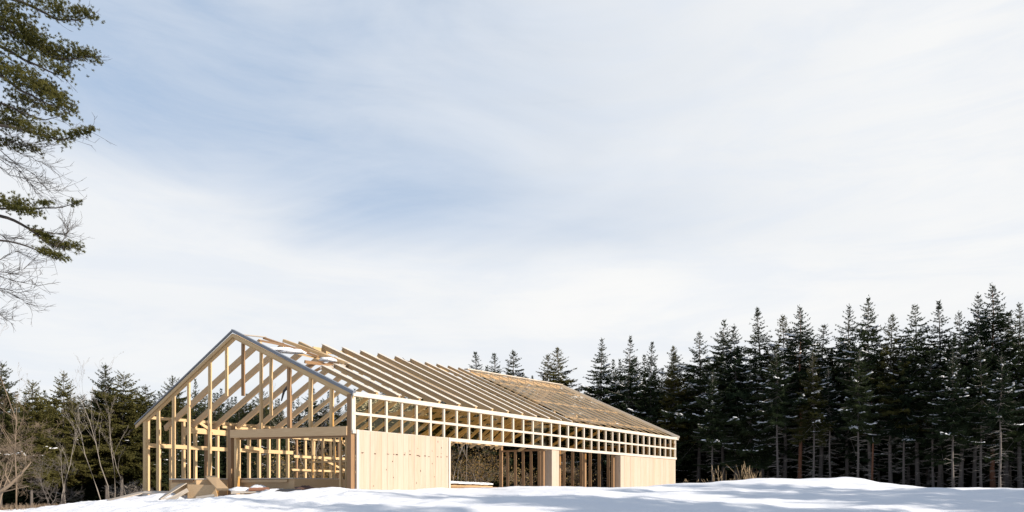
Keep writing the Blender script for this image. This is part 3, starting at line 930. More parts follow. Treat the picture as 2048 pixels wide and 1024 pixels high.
# ------------------------------------------------------------------ trees
def make_spruce(name, H, z0, R, seed, needle, bark, dens=1.0, dead=True, snow=0.6, label='', leafL=0.19, power=0.8):
    r = random.Random(seed)
    nr = np.random.default_rng(seed)
    root = thing(name, label, 'tree')
    tk = MB()
    n = 9
    lean = (r.uniform(-.25, .25), r.uniform(-.25, .25))
    cpt = lambda z: Vector((lean[0] * (z / H) ** 2 + 0.06 * math.sin(z * .7 + seed), lean[1] * (z / H) ** 2 + 0.06 * math.cos(z * .5 + seed), z))
    zs = [-0.3 + (H + 0.1) * i / (n - 1) for i in range(n)]
    rb = 0.0095 * H + 0.02
    tk.tube([cpt(z) for z in zs], [max(0.012, rb * (1 - max(0, z) / H) ** 0.85 + (0.05 if z < 0 else 0)) for z in zs], 7)
    tk.build('trunk', M[bark], root, True)
    cr, br = MB(), MB()
    sn = MB()
    O, D, L, Wd = [], [], [], []
    z = z0
    while z < H - 0.15:
        f = (H - z) / (H - z0)
        nb = r.randint(4, 6) if z > z0 + 1 else r.randint(2, 4)
        a0 = r.uniform(0, 6.28)
        for k in range(nb):
            a = a0 + 6.283 * k / nb + r.uniform(-.4, .4)
            ln = R * (f ** power) * r.uniform(0.45, 1.25) + 0.07
            if r.random() < 0.06: ln *= 1.25
            el = math.radians(52 - 82 * f ** 0.55 + r.uniform(-10, 10))
            droop = 0.16 * ln * f
            base = cpt(z + r.uniform(-.15, .15))
            hd = Vector((math.cos(a), math.sin(a), 0))
            P = lambda s: base + hd * (ln * s * math.cos(el)) + Vector((0, 0, ln * s * math.sin(el) - droop * math.sin(s * 3.14) + 0.10 * ln * s * s))
            br.tube([P(0), P(0.5), P(1)], [0.022 * (0.4 + f), 0.014, 0.006], 3)
            side = Vector((-hd.y, hd.x, 0))
            step = 0.15 / dens
            m = max(3, int(ln / step))
            for q in range(m):
                s = 0.12 + 0.88 * (q + r.random()) / m
                pp = P(s)
                wl = (0.08 + 0.40 * ln * (1.02 - s)) if f > 0.1 else 0.04 + 0.2 * ln * (1 - s)
                for sg in (-1, 1):
                    dv = hd * r.uniform(.4, 1.0) + side * sg * r.uniform(.5, 1.2) + Vector((0, 0, r.uniform(-.55, .15)))
                    dv.normalize()
                    steps = max(1, int(wl / 0.13))
                    lf = leafL * (0.62 + 0.38 * min(1.0, 3.0 * f))
                    for w in range(steps):
                        for _ in range(5):
                            O.append(pp + dv * (wl * w / steps))
                            D.append(dv + Vector((r.gauss(0, .35), r.gauss(0, .35), r.gauss(-0.05, .35))))
                            L.append(lf * r.uniform(.65, 1.2))
                            Wd.append(lf * r.uniform(.22, .40))
                if q == m - 1:
                    O.append(pp); D.append(P(1) - P(.8)); L.append(leafL * 1.1); Wd.append(leafL * .3)
            if snow > 0.3 and f > 0.35 and r.random() < snow * 0.16:
                q0 = r.uniform(.2, .45)
                pts_ = [P(q0 + (1.02 - q0) * w / 5) + Vector((r.gauss(0, .03), r.gauss(0, .03), .03)) for w in range(6)]
                sn.tube(pts_, [.012, .035, .03, .045, .03, .012], 4)
            if snow and 0.25 < f < 0.97 and r.random() < snow * ((0.12 if f < 0.35 else 0.36) if f < 0.8 else 0.22):
                # a whole bough carrying snow
                sc_ = r.uniform(.7, 1.25)
                for q in range(int(5 + 5 * ln)):
                    s = r.uniform(0.35, 1.0)
                    pp = P(s) + side * r.gauss(0, .16) * ln * (1.15 - s) + Vector((0, 0, 0.04))
                    sn.blob(pp, (r.uniform(.12, .30) * sc_, r.uniform(.06, .14) * sc_, r.uniform(.03, .075) * sc_), r, 6, 3, 0.32, True, a + r.uniform(-.5, .5))
            elif snow and f > 0.2 and r.random() < snow * 0.22:
                for q in range(r.randint(1, 3)):
                    pp = P(r.uniform(.5, 1.0)) + Vector((0, 0, 0.03))
                    sn.blob(pp, (r.uniform(.08, .2), r.uniform(.03, .07), r.uniform(.02, .04)), r, 5, 3, 0.3, True, a)
        z += r.uniform(0.24, 0.46)
    for _ in range(10):
        O.append(cpt(H - r.uniform(0, .7))); D.append(Vector((r.gauss(0, .35), r.gauss(0, .35), 1))); L.append(leafL); Wd.append(leafL * .25)
    cr.blades(np.array([tuple(v) for v in O]), np.array([tuple(v) for v in D]), L, Wd, nr)
    cr.build('crown', M[needle], root)
    if dead:
        z = 0.7
        while z < z0 + 2.2:
            for k in range(r.randint(1, 3)):
                a = r.uniform(0, 6.28)
                ln = r.uniform(0.5, 2.1) * (0.55 + 0.5 * z / z0)
                hd = Vector((math.cos(a), math.sin(a), 0))
                b0 = cpt(z)
                dz = r.uniform(-.25, .18)
                pts = [b0, b0 + hd * ln * .4 + Vector((0, 0, ln * dz * .3)), b0 + hd * ln * .75 + Vector((0, 0, ln * dz)), b0 + hd * ln + Vector((r.uniform(-.1, .1), r.uniform(-.1, .1), ln * (dz - .1)))]
                br.tube(pts, [.024, .018, .013, .006], 3)
                for q in range(r.randint(1, 4)):
                    s = r.uniform(.35, .9)
                    p0 = b0 + hd * ln * s + Vector((0, 0, ln * dz * s))
                    sd = Vector((-hd.y, hd.x, 0)) * r.choice((-1, 1))
                    br.tube([p0, p0 + (hd * .6 + sd * .7) * r.uniform(.2, .55) + Vector((0, 0, r.uniform(-.2, .05)))], [.009, .004], 3)
            z += r.uniform(.25, .5)
    br.build('branches', M['deadtwig'] if dead else M['twig'], root)
    if snow and sn.nv:
        sn.build('snow_cover', M['snow'], root, True)['kind'] = 'stuff'
    return root

def make_bare(name, H, seed, bark, spread=0.5, rb=0.09, levels=4, label='', first=0.35, kids=(3, 5), lean=(0, 0)):
    r = random.Random(seed)
    root = thing(name, label, 'tree')
    tk, tw = MB(), MB()
    def grow(p, d, ln, rad, lev):
        n = 5
        pts, rads = [p], [rad]
        q, dd_ = p.copy(), d.copy()
        for i in range(n):
            dd_ = (dd_ + Vector((r.gauss(0, .12), r.gauss(0, .12), 0.05 + r.gauss(0, .06)))).normalized()
            q = q + dd_ * ln / n
            pts.append(q.copy()); rads.append(rad * (1 - 0.75 * (i + 1) / n))
        (tk if lev == 0 else tw).tube(pts, [max(.004, x) for x in rads], 6 if lev == 0 else 3)
        if lev >= levels: return
        nk = r.randint(*kids) + (4 if lev == 0 else 0)
        for k in range(nk):
            s = r.uniform(first if lev == 0 else .2, 1.0)
            i = min(n - 1, int(s * n)); fr = s * n - i
            pp = pts[i].lerp(pts[i + 1], fr)
            base = (pts[i + 1] - pts[i]).normalized()
            a = r.uniform(0, 6.28)
            perp = base.orthogonal().normalized()
            perp.rotate(Quaternion(base, a))
            nd = (base * (1 - spread * .5) + perp * spread * r.uniform(.6, 1.3)).normalized()
            grow(pp, nd, ln * r.uniform(.30, .52) * (1.15 - .45 * s), max(.005, rads[i] * .5), lev + 1)
    grow(Vector((0, 0, -.2)), Vector((lean[0], lean[1], 1)).normalized(), H, rb, 0)
    tk.build('trunk', M[bark], root, True)
    tw.build('branches', M[bark], root)
    return root

PARK = (0, -60, -200)       # prototypes become the first tree of their kind below
protos = {}
protos['A'] = make_spruce('spruce_tree', 18, 7.8, 4.4, 11, 'needle_dark', 'bark', 1.0, True, 0.65, power=1.0)
protos['B'] = make_spruce('spruce_tree', 18, 9.2, 3.5, 23, 'needle_dark', 'bark', 1.05, True, 0.5, power=1.0)
protos['C'] = make_spruce('spruce_tree', 18, 5.4, 4.9, 37, 'needle_dark', 'bark', 1.0, True, 0.9, power=1.05)
protos['D'] = make_spruce('spruce_tree', 18, 8.6, 3.9, 41, 'needle_dark', 'bark_red', 1.0, True, 0.6, power=1.0)
protos['E'] = make_spruce('spruce_tree', 18, 1.2, 4.2, 59, 'needle_dark', 'bark', 1.0, False, 0.12, power=0.95)
protos['F'] = make_spruce('fir_tree', 14, 3.6, 4.3, 61, 'needle_green', 'bark', 1.15, False, 0.04, power=0.8)
protos['G'] = make_spruce('fir_tree', 14, 4.6, 4.0, 67, 'needle_green', 'bark', 1.15, False, 0.06, power=0.62)
protos['H'] = make_spruce('spruce_tree', 18, 6.0, 4.9, 83, 'needle_dark', 'bark', 1.0, True, 0.85, power=1.0)
protos['I'] = make_spruce('spruce_tree', 18, 9.0, 4.0, 97, 'needle_dark', 'bark', 1.0, True, 0.5, power=0.95)
protos['J'] = make_spruce('spruce_tree', 18, 4.8, 4.6, 103, 'needle_dark', 'bark', 0.95, True, 0.7, power=1.1)
protos['K'] = make_spruce('spruce_tree', 18, 8.0, 4.1, 131, 'needle_green', 'bark', 1.0, True, 0.5, power=1.0)
used = set()
def plant(key, px, ytop, d, label, group, rot, wide=1.0):
    x = (px - CX) / F * d
    z = gz(x, d) - 0.05
    H0 = 14.0 if key in 'FG' else 18.0
    h = (HZ - ytop) / F * d - z
    s = h / H0
    root = protos[key]
    if key not in used:
        used.add(key)
        r = root
        r.location = (x, d, z); r.rotation_euler = (0, 0, rot)
        r.scale = (s * wide, s * wide, s)
        r['label'] = label
        if group: r['group'] = group
        return r
    return dup(root, (x, d, z), rot, s * wide, label, group, None, s)

rt = random.Random(99)
# front row of the right forest, one entry per treetop of the photograph
front = [
 (956, 703, 'E', 'first dark spruce top left of the others above the far roof ridge'),
 (993, 706, 'E', 'second dark spruce top above the far roof ridge, slightly lower'),
 (1030, 701, 'K', 'yellow-green spruce top, third one rising above the far roof ridge'),
 (1092, 708, 'K', 'left half of the broad green double top above the end of the roof ridge'),
 (1117, 693, 'K', 'taller right half of the broad green double top above the end of the roof ridge'),
 (1203, 676, 'C', 'broad dark spruce just right of the roof ridge end with bright sky on its left'),
 (1256, 674, 'J', 'dark pointed spruce second right of the roof end'),
 (1300, 683, 'E', 'slim spruce behind the roof slope, third right of the roof end'),
 (1347, 690, 'K', 'short-topped slim spruce above the far corner of the roof'),
 (1398, 664, 'H', 'wide spruce with snow on its middle boughs right of the building corner'),
 (1447, 640, 'A', 'slim pointed spruce taller than its left neighbour, over the dry grass'),
 (1473, 648, 'B', 'half hidden spruce close against a taller one above the dry grass'),
 (1523, 617, 'J', 'tall dark spruce with bushy top above the tall dry grass'),
 (1570, 628, 'K', 'thin spiky spruce top between two thicker ones above the snow mound'),
 (1601, 612, 'D', 'tall spruce with red-brown trunk behind the left of the snow mound'),
 (1642, 650, 'I', 'lower narrow spruce in the dip of the skyline above the mound top'),
 (1695, 610, 'H', 'tall spruce with long pale trunk behind the mound top'),
 (1739, 593, 'B', 'very slender high spruce top standing clear of its neighbours'),
 (1781, 628, 'K', 'shorter broad spruce with sunlit needles right of the slender high top'),
 (1835, 608, 'I', 'dark spruce with bare pale trunk right of the snow mound'),
 (1879, 602, 'J', 'dark pointed spruce over the small snow bump'),
 (1922, 622, 'H', 'spruce with many snow loaded boughs beside the twin tall tops'),
 (1949, 587, 'B', 'left one of the two tallest spruce tops at the right'),
 (1986, 568, 'D', 'tallest spruce of all with red-brown trunk near the right edge'),
 (2012, 625, 'I', 'lower spruce squeezed right of the tallest one'),
 (2040, 605, 'C', 'spruce cut by the right edge of the photo with thick snow on its boughs'),
]
for i, (px, yt, k, lb) in enumerate(front):
    d = 92 - 0.0275 * (px - 950) + rt.uniform(-1.5, 1.5)
    plant(k, px, yt, d, lb, 'front row of the forest on the right', rt.uniform(0, 6.28), (1.45 if px < 1150 else rt.uniform(0.85, 1.05) if k == 'B' else rt.uniform(1.05, 1.4)))
# extra thin front trunks between them
for px, yt, k, lb in ((1555, 690, 'I', 'thin understorey spruce left of the first red-brown trunk'), (1628, 700, 'K', 'thin olive understorey spruce just left of the peak of the snow mound'),
                  (1716, 700, 'I', 'thin understorey spruce over the right shoulder of the snow mound'), (1745, 720, 'D', 'red-brown understorey trunk over the right slope of the snow mound'),
                  (1808, 690, 'A', 'thin grey trunk where the snow mound meets the level snow'), (1866, 700, 'B', 'thin grey trunk right of the small snow bump'),
                  (1906, 700, 'A', 'understorey spruce midway between the small snow bump and the tallest spruce'), (1962, 690, 'B', 'thin spruce between the two tallest tops'),
                  (1425, 740, 'A', 'short thin spruce over the sparse dry blades by the building'), (1500, 720, 'C', 'short spruce straight behind the tallest dry grass'),
                  (1660, 730, 'B', 'short thin spruce behind the right of the mound peak'), (2000, 700, 'B', 'thin spruce right against the red-brown trunk of the tallest spruce')):
    d = 89 - 0.0275 * (px - 950) + rt.uniform(-1.5, 1.5)
    plant(k, px, yt, d, lb, 'understorey spruces of the right forest', rt.uniform(0, 6.28), 0.85)
lab = 'dark spruce deep in the right forest, mostly hidden behind the front row'
for row in range(4):
    px = 930 + row * 13
    while px < 2140:
        d = 97 + row * 4.5 - 0.0275 * (px - 950) + rt.uniform(-2, 2)
        yt = 690 - (px - 950) * 0.060 + (rt.uniform(28, 85) if px > 1220 else rt.uniform(45, 80) if px < 1110 else rt.uniform(70, 120)) + row * 4
        plant(('E' if row > 1 else rt.choice('EECJ')) if row else rt.choice('EJHCK'), px, yt, d, lab, 'spruces deep in the right forest', rt.uniform(0, 6.28), rt.uniform(.95, 1.25))
        px += rt.uniform(24, 46)
# forest standing right of the frame: it throws the long shadows over the foreground
for (x, d, h) in ((50, 58, 17), (55, 53, 18), (59, 60, 18), (62, 50, 17), (24, 14, 13), (30, 18, 15), (34, 11, 14), (40, 17, 17), (44, 9, 16), (29, 5, 12), (50, 14, 17), (38, 22, 16), (22, 8.5, 10), (56, 8, 18), (33, 3, 22), (27, 11, 15), (37, 6, 20)):
    if d < 30: x, d = 0.991 * x + 0.131 * (d - 30), 30 - 0.131 * x + 0.991 * (d - 30)
    s = h / 18.0
    dup(protos[rt.choice('EAC')], (x, d, gz(x, d) - .1), rt.uniform(0, 6.28), s * 1.1, 'spruce standing outside the photo beyond its right edge', 'spruces right of the photo', None, s)
# left forest
left = [
 (2, 722, 'F', 54, 'olive conifer cut by the left edge of the photo behind the pale bush', 1.0),
 (62, 762, 'G', 58, 'thin olive conifer behind the tall bare tree at the left', 1.0),
 (127, 743, 'F', 66, 'dark pointed conifer left of the pale birch stems', 0.95),
 (165, 790, 'G', 72, 'low conifer in the gap between the two pointed ones at the left', 1.0),
 (212, 727, 'F', 70, 'tallest pointed conifer of the left forest, behind the birch stems', 0.95),
 (242, 745, 'G', 69, 'round topped olive conifer touching the tallest one of the left forest', 1.25),
 (292, 770, 'F', 71, 'bushy olive conifer beside the left end of the roof', 1.2),
 (347, 754, 'G', 76, 'dark conifer top showing just above the left roof edge', 0.9),
 (393, 757, 'E', 80, 'dark conifer seen through the left half of the gable', 0.9),
]
for px, yt, k, d, lb, wd in left:
    plant(k, px, yt, d, lb, 'front conifers of the forest on the left', rt.uniform(0, 6.28), wd)
lab2 = 'conifer in the second ranks of the left forest, mostly hidden by those before it'
for row in range(4):
    px = -60 + row * 11
    while px < 560:
        d = 73 + row * 6 + rt.uniform(-2, 2)
        yt = 785 + rt.uniform(-8, 35) + (55 if row == 0 else 0) + (10 if 440 < px else 0)
        plant(rt.choice('EEF') if row > 1 else 'E', px, yt, d, lab2, 'second ranks of the left forest', rt.uniform(0, 6.28), rt.uniform(1.0, 1.3))
        px += rt.uniform(15, 26)
lab3 = 'spruce behind the building, seen only through its timber frame'
for row in range(3):
    px = 430 + row * 14
    while px < 1000:
        d = 92 + row * 6 + rt.uniform(-2, 2)
        yt = 795 + rt.uniform(-25, 25) - max(0, px - 700) * 0.16
        plant(rt.choice('BDAG') if row == 0 else rt.choice('EEC'), px, yt, d, lab3, 'spruces behind the building', rt.uniform(0, 6.28), rt.uniform(.85, 1.2))
        px += rt.uniform(22, 42)

# bare trees
b1 = make_bare('birch_tree', 11, 5, 'bark_pale', 0.36, 0.06, 4, 'x', 0.45, (3, 4))
b2 = make_bare('birch_tree', 10, 8, 'bark_pale', 0.38, 0.06, 4, 'x', 0.5, (2, 4))
b3 = make_bare('bare_tree', 12, 15, 'bark_tan', 0.5, 0.07, 4, 'x', 0.35, (3, 4))
def place(root, px, d, h, H0, label, group, rot=0.0, first=False, wide=1.0):
    x = (px - CX) / F * d
    s = h / H0
    if first:
        root.location = (x, d, gz(x, d)); root.rotation_euler = (0, 0, rot); root.scale = (s * wide, s * wide, s)
        root['label'] = label; root['group'] = group
        return root
    return dup(root, (x, d, gz(x, d)), rot, s * wide, label, group, None, s)
gb = 'bare birches of the left forest edge'
place(b1, 219, 58, 9.0, 11, 'thickest pale birch stem forking before the dark left forest', gb, 1.0, True)
place(b2, 206, 57, 7.6, 10, 'leaning pale birch stem just left of the thickest birch', gb, 2.0, True)
place(b2, 228, 60, 8.2, 10, 'straight thin birch just right of the thickest birch', gb, 4.0)
place(b2, 122, 52, 6.0, 10, 'crooked pale birch stem standing left, near the bare bush', gb, 0.5)
place(b1, 133, 56, 5.0, 11, 'short thin birch right of the crooked one', gb, 5.2)
place(b2, 255, 62, 6.0, 10, 'faint thin birch closest to the building corner', gb, 3.3)
gt = 'tall bare trees'
place(b3, 32, 50, 11.0, 12, 'tall thin bare tree rising over the bush at the left edge', gt, 0.3, True)
place(b3, 178, 88, 14.4, 12, 'small round bare crown in the skyline gap of the left forest', gt, 1.8)
for k, (px, d, h, lb) in enumerate(((905, 80, 9, 'pale bare tree seen through the wide opening, close to the siding'),
                                   (930, 84, 10, 'pale bare tree in the middle of the wide opening'),
                                   (955, 82, 9, 'pale bare tree at the right of the wide opening'),
                                   (915, 88, 12, 'taller pale bare tree behind the opening'),
                                   (598, 66, 7, 'bare sapling seen under the header beam, left one'),
                                   (625, 70, 8, 'bare sapling seen under the header beam, middle one'),
                                   (655, 68, 7, 'bare sapling seen under the header beam, right one'))):
    place(b1 if k % 2 else b2, px, d, h, 11, lb, 'bare trees behind the building', k * 1.3, False, 1.2)

# tangle bush at the left edge
def make_bush(name, label, cat, seed, H, n, spread, bark, levels=3, lean=(0, 0)):
    r = random.Random(seed)
    root = thing(name, label, cat)
    mb = MB()
    def grow(p, d, ln, rad, lev):
        pts, rads = [p], [rad]
        q = p.copy(); d = d.copy()
        for i in range(5):
            d = (d + Vector((r.gauss(0, .17), r.gauss(0, .17), r.gauss(-.02, .12)))).normalized()
            q = q + d * ln / 5
            pts.append(q.copy()); rads.append(max(.004, rad * (1 - .8 * (i + 1) / 5)))
        mb.tube(pts, rads, 4 if lev < 2 else 3)
        if lev >= levels: return
        for k in range(r.randint(4, 6)):
            i = r.randint(1, 4)
            base = (pts[i + 1] - pts[i]).normalized()
            perp = base.orthogonal().normalized()
            perp.rotate(Quaternion(base, r.uniform(0, 6.28)))
            grow(pts[i].lerp(pts[i + 1], r.random()), (base * .7 + perp * r.uniform(.4, .9)).normalized(), ln * r.uniform(.35, .6), max(.005, rads[i] * .5), lev + 1)
    for k in range(n):
        a = r.uniform(0, 6.28)
        d = Vector((math.cos(a) * spread + lean[0], math.sin(a) * spread + lean[1], 1)).normalized()
        grow(Vector((r.uniform(-.2, .2), r.uniform(-.2, .2), -.1)), d, H * r.uniform(.6, 1.1), 0.014 * H / 2 + .010, 0)
    mb.build('branches', M[bark], root)
    return root
def set_on(o, px, d, rot=0):
    x = (px - CX) / F * d
    o.location = (x, d, gz(x, d)); o.rotation_euler = (0, 0, rot)
    return o
set_on(make_bush('bare_bush', 'big tangled bare bush with pale twigs filling the left edge of the photo', 'bush', 3, 4.6, 6, 0.5, 'bark_tan', 4, (0.0, 0)), -5, 40)
set_on(make_bush('bare_bush', 'smaller bare bush of thin twigs left of the building corner', 'bush', 6, 2.0, 9, 0.7, 'bark_pale', 3), 262, 50)
set_on(make_bush('bare_bush', 'low grey bush in the dark below the conifers, right of the big bush', 'bush', 9, 2.6, 6, 0.6, 'bark', 3), 105, 46)
for k, (px, d, h, lb) in enumerate(((590, 60, 3.2, 'golden brown brush seen left below the header beam'), (640, 58, 3.6, 'golden brown brush seen right below the header beam'),
                             (672, 56, 3.0, 'brush close behind the right gable corner'), (912, 70, 4.6, 'brush in the left of the wide opening'), (962, 72, 4.2, 'brush in the right of the wide opening'),
                             (1045, 84, 3.0, 'dark reddish brush behind the far end wall'), (1160, 82, 3.0, 'brush behind the end wall near the siding'))):
    b = set_on(make_bush('brush_shrub', lb, 'shrub', 70 + k, h, 8, 0.55, 'bark_tan', 3), px, d)
    r = random.Random(k); nr = np.random.default_rng(k)
    n = 1100 if k in (0, 1, 2, 3, 4) else 500
    O = nr.normal(size=(n, 3)) * np.array([h * .38, h * .38, h * .24]) + np.array([0, 0, h * .5])
    mb = MB(); mb.blades(O, nr.normal(size=(n, 3)), nr.uniform(.10, .22, n), nr.uniform(.04, .09, n), nr)
    mb.build('dry_leaves', M['brush'], b)

# leaning bare limb at the lower left corner
lb_ = MB()
base = at(-30, 1010, 30)
for pts, rad in (([(-40, 1000), (0, 985), (22, 968), (45, 945), (62, 925)], (.10, .09, .07, .045, .015)),
                 ([(22, 968), (10, 950), (14, 925)], (.04, .025, .01)), ([(45, 945), (52, 930), (50, 910), (58, 895)], (.03, .02, .014, .006)),
                 ([(0, 985), (30, 978), (58, 972)], (.03, .015, .006))):
    lb_.tube([at(a, b, 30 + (i % 2) * .2) - base for i, (a, b) in enumerate(pts)], rad, 6)
o = lb_.build('leaning_limb', M['bark_tan'], None, True)
o.location = base
tag(o, 'thick pale bare limb leaning in from the lower left corner', 'branch')

# ------------------------------------------------------------------ the big pine reaching in at the upper left
DP = 15.5
pine = thing('pine_tree', 'large near pine whose boughs reach into the upper left of the photo', 'tree', (at(-190, 978, DP).x, DP, gz(at(-190, 978, DP).x, DP)))
pl = lambda v: v - pine.location
rp = random.Random(21)
npr = np.random.default_rng(21)
tk = MB()
tk.tube([pl(at(-190 + 6 * math.sin(i), 1160 - i * 135, DP)) for i in range(11)], [0.34 - 0.026 * i for i in range(11)], 10)
tk.build('trunk', M['bark'], pine, True)
# boughs: stem polyline in photo units, depth offset along it, radius at the root
boughs = [
 ([(-180, -40), (-60, -30), (20, -4), (70, 15), (110, 38), (150, 41), (192, 30)], -0.9, .05),
 ([(-180, 20), (-60, 60), (0, 92), (50, 120), (100, 143), (132, 155)], -0.6, .055),
 ([(-180, 10), (-60, 30), (20, 62), (80, 96), (130, 120), (196, 112)], 0.3, .05),
 ([(-180, 90), (-60, 125), (0, 150), (40, 180), (90, 205), (140, 222)], -0.4, .055),
 ([(-180, 170), (-60, 190), (0, 205), (45, 225), (85, 240), (130, 232)], 0.9, .04),
 ([(-180, 210), (-60, 240), (0, 250), (60, 262), (120, 281), (160, 268), (188, 258)], -0.7, .045),
 ([(-180, 240), (-60, 262), (0, 275), (40, 290), (78, 303)], 0.7, .03),
 ([(-180, 380), (-60, 400), (0, 417), (60, 418), (120, 415), (158, 405)], -0.3, .035),
 ([(-180, 400), (-60, 420), (10, 433), (55, 455), (80, 475), (110, 493), (160, 494)], 0.4, .05),
 ([(-180, 460), (-60, 475), (0, 480), (50, 490), (88, 508), (125, 520)], -0.6, .035),
]
bare = [
 ([(-180, 230), (-40, 285), (0, 318), (40, 345), (75, 380), (125, 408)], .3), ([(-180, 215), (-30, 275), (20, 318), (70, 350), (98, 383), (135, 378)], -.5),
 ([(-180, 220), (-20, 275), (40, 305), (80, 325), (110, 335)], .6), ([(-180, 200), (0, 262), (60, 290), (105, 300)], -.2),
 ([(-180, 290), (-20, 320), (20, 350), (60, 360), (100, 372)], .1), ([(-180, 250), (-20, 300), (30, 330), (85, 395)], .8),
 ([(-180, 500), (-40, 520), (0, 545), (35, 548), (70, 520)], .2), ([(-180, 520), (-40, 545), (0, 552), (40, 565), (85, 565)], -.6),
 ([(-180, 540), (-40, 560), (0, 580), (25, 590), (60, 610)], .5), ([(-180, 545), (-40, 570), (0, 577), (40, 585), (82, 570)], -.2),
 ([(-180, 480), (-40, 500), (0, 520), (30, 500), (60, 515)], .9), ([(-180, 600), (-40, 625), (0, 630), (14, 640)], .0),
 ([(55, 455), (100, 465), (130, 470)], .4), ([(110, 495), (128, 480), (135, 462), (136, 450)], .4), ([(-180, 420), (-30, 455), (20, 480), (50, 470)], .1),
]
def poly(pts, s):
    n = len(pts) - 1
    i = min(n - 1, int(s * n)); f = s * n - i
    return (pts[i][0] * (1 - f) + pts[i + 1][0] * f, pts[i][1] * (1 - f) + pts[i + 1][1] * f)
def stem_pos(pts, s, dd0):
    x, y = poly(pts, s)
    return at(x, y, DP + dd0 * s)
def twigs(mb, pts, dd0, n, lmin, lmax, s0=.3, bend=-.1):
    for _ in range(n):
        s = rp.uniform(s0, 1)
        p0 = stem_pos(pts, s, dd0)
        tdir = (stem_pos(pts, min(1, s + .05), dd0) - stem_pos(pts, max(0, s - .05), dd0)).normalized()
        d = (tdir * .9 + Vector((rp.gauss(0, .3), rp.gauss(0, .6), rp.gauss(.1, .45)))).normalized()
        L = rp.uniform(lmin, lmax)
        p1 = p0 + d * L * .5
        d2 = (d + Vector((rp.gauss(0, .25), rp.gauss(0, .3), rp.gauss(.15, .25)))).normalized()
        p2 = p1 + d2 * L * .5
        mb.tube([pl(p0), pl(p1), pl(p2)], [.0045, .0035, .002], 3)
        for _k in range(2):
            q = p1.lerp(p2, rp.random())
            mb.tube([pl(q), pl(q + (d2 + Vector((rp.gauss(0, .6), rp.gauss(0, .6), rp.gauss(.1, .6)))).normalized() * L * .3)], [.0035, .002], 3)
for pts, dd0, r0 in boughs:
    mb = MB()
    n = len(pts) * 3
    P_ = [stem_pos(pts, i / (n - 1), dd0) + Vector((0, 0, .01 * math.sin(i * 1.7))) for i in range(n)]
    mb.tube([pl(p) for p in P_], [max(.006, r0 * (1 - .9 * i / (n - 1))) for i in range(n)], 5)
    twigs(mb, pts, dd0, 16, .15, .5, .45)
    mb.build('bough', M['twig'], pine)
for pts, dd0 in bare:
    mb = MB()
    n = len(pts) * 3
    P_ = [stem_pos(pts, i / (n - 1), dd0) + Vector((rp.gauss(0, .012), 0, rp.gauss(0, .012))) for i in range(n)]
    mb.tube([pl(p) for p in P_], [max(.003, .012 * (1 - .85 * i / (n - 1))) for i in range(n)], 4)
    twigs(mb, pts, dd0, 26, .15, .6, .35)
    mb.build('bare_branch', M['twig'], pine)
# needle clumps: capsules (x0, y0, x1, y1, radius, number of tufts, depth)
caps = [
 (-40, -6, 90, 0, 14, 110, -.8), (85, 8, 150, 26, 15, 120, -.9), (150, 22, 190, 30, 7, 45, -.9),
 (-40, 25, 50, 38, 28, 330, 0.1), (0, 55, 80, 75, 26, 300, 0.0), (60, 85, 120, 108, 15, 160, 0.2), (120, 118, 150, 96, 13, 90, .3), (150, 108, 196, 114, 9, 75, .3), (105, 135, 138, 148, 9, 55, -.6), (0, 90, 90, 125, 8, 60, -.5),
 (-40, 120, 20, 135, 22, 200, -.2), (20, 150, 100, 180, 20, 280, -.4), (90, 172, 138, 215, 15, 170, -.4), (20, 195, 75, 205, 12, 90, .5), (80, 210, 132, 235, 9, 60, .6),
 (-40, 238, 55, 246, 14, 210, .2), (50, 258, 125, 272, 13, 130, -.6), (130, 272, 165, 262, 6, 36, -.7), (165, 265, 188, 258, 4, 26, -.7), (-20, 280, 75, 298, 10, 100, .7), (0, 215, 60, 228, 9, 60, .9),
 (-40, 398, 60, 408, 12, 120, -.2), (10, 410, 78, 426, 9, 100, -.3), (80, 408, 100, 404, 5, 22, -.3), (140, 408, 159, 402, 4, 18, -.3),
 (70, 462, 100, 478, 9, 75, .4), (90, 485, 160, 494, 8, 95, .4), (80, 500, 128, 517, 7, 75, -.5),
]
O, D, L, Wd = [], [], [], []
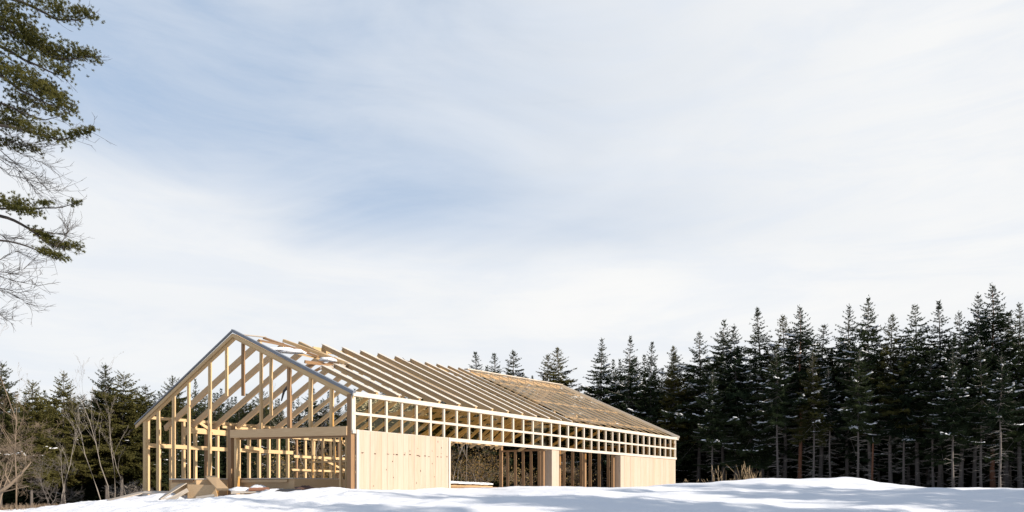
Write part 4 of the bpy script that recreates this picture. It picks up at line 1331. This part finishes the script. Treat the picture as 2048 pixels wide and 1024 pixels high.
for x0, y0, x1, y1, rad, nt_, dd0 in caps:
    r3 = rad / F * DP
    for _ in range(int(nt_ * 2.0)):
        s = rp.random()
        c = at(x0 + (x1 - x0) * s, y0 + (y1 - y0) * s, DP + dd0)
        off = Vector((rp.gauss(0, .5), rp.gauss(0, 1.4), rp.gauss(0, .5))) * r3
        c = c + off
        ax = Vector((rp.gauss(.5, .5), rp.gauss(0, .6), rp.gauss(.6, .4))).normalized()
        for k in range(24):
            v = Vector((rp.gauss(0, 1), rp.gauss(0, 1), rp.gauss(0, 1))).normalized() * .9 + ax * .7
            O.append(tuple(c)); D.append(tuple(v)); L.append(rp.uniform(.03, .065)); Wd.append(rp.uniform(.006, .012))
O = np.array(O) - np.array(pine.location)
mb = MB()
mb.blades(O, np.array(D), L, Wd, npr)
mb.build('crown', M['needle_pine'], pine)

# ------------------------------------------------------------------ dry grass behind the drifts
def make_grass(name, label, n, h, spread, seed, mat='drygrass', w=.022):
    r = random.Random(seed)
    mb = MB()
    for k in range(n):
        x, y = r.gauss(0, spread), r.gauss(0, spread * .5)
        hh = h * r.uniform(.45, 1.1)
        lx, ly = r.gauss(-.05, .20) * hh, r.gauss(0, .15) * hh
        mb.tube([(x, y, -.15), (x + lx * .35, y + ly * .4, hh * .55), (x + lx, y + ly, hh)], [w * .5, w * .42, w * .15], 3)
        if r.random() < .4:
            mb.tube([(x + lx * .9, y + ly * .9, hh * .88), (x + lx * 1.1, y + ly * 1.1, hh * 1.12)], [w * .9, w * .3], 4)
    o = mb.build(name, M[mat])
    return tag(o, label, 'grass clump', 'dry grass clumps behind the drifts')
for k, (px, d, n, h, sp, lb) in enumerate(((1503, 43.5, 44, 1.35, .40, 'tallest tuft of dry golden grass behind the snow mound'),
                                  (1470, 43, 14, .6, .4, 'short dry grass left of the tallest tuft'),
                                  (1535, 44, 14, .5, .4, 'short dry grass right of the tallest tuft'),
                                  (1440, 42.5, 14, 1.1, .3, 'loose dry stalks leaning left, between building and tallest tuft'),
                                  (1376, 44, 10, .6, .3, 'few reddish dry stalks next to the building corner'),
                                  (1412, 42.5, 9, .5, .35, 'sparse dry blades halfway between building and tallest tuft'))):
    o = make_grass('dry_grass', lb, n, h, sp, 30 + k)
    x = (px - CX) / F * d
    o.location = (x, d, gz(x, d))
for k, (px, d, lb) in enumerate(((18, 41, 'low brown grass at the left edge under the bare bush'), (58, 43, 'low brown grass patch left of the snow edge'), (95, 46, 'brown grass patch where the snow begins'))):
    o = make_grass('dry_grass', lb, 90, .30, .8, 60 + k, 'bark_tan', .02)
    o['group'] = 'brown grass at the left edge of the snow'
    x = (px - CX) / F * d
    o.location = (x, d, gz(x, d))
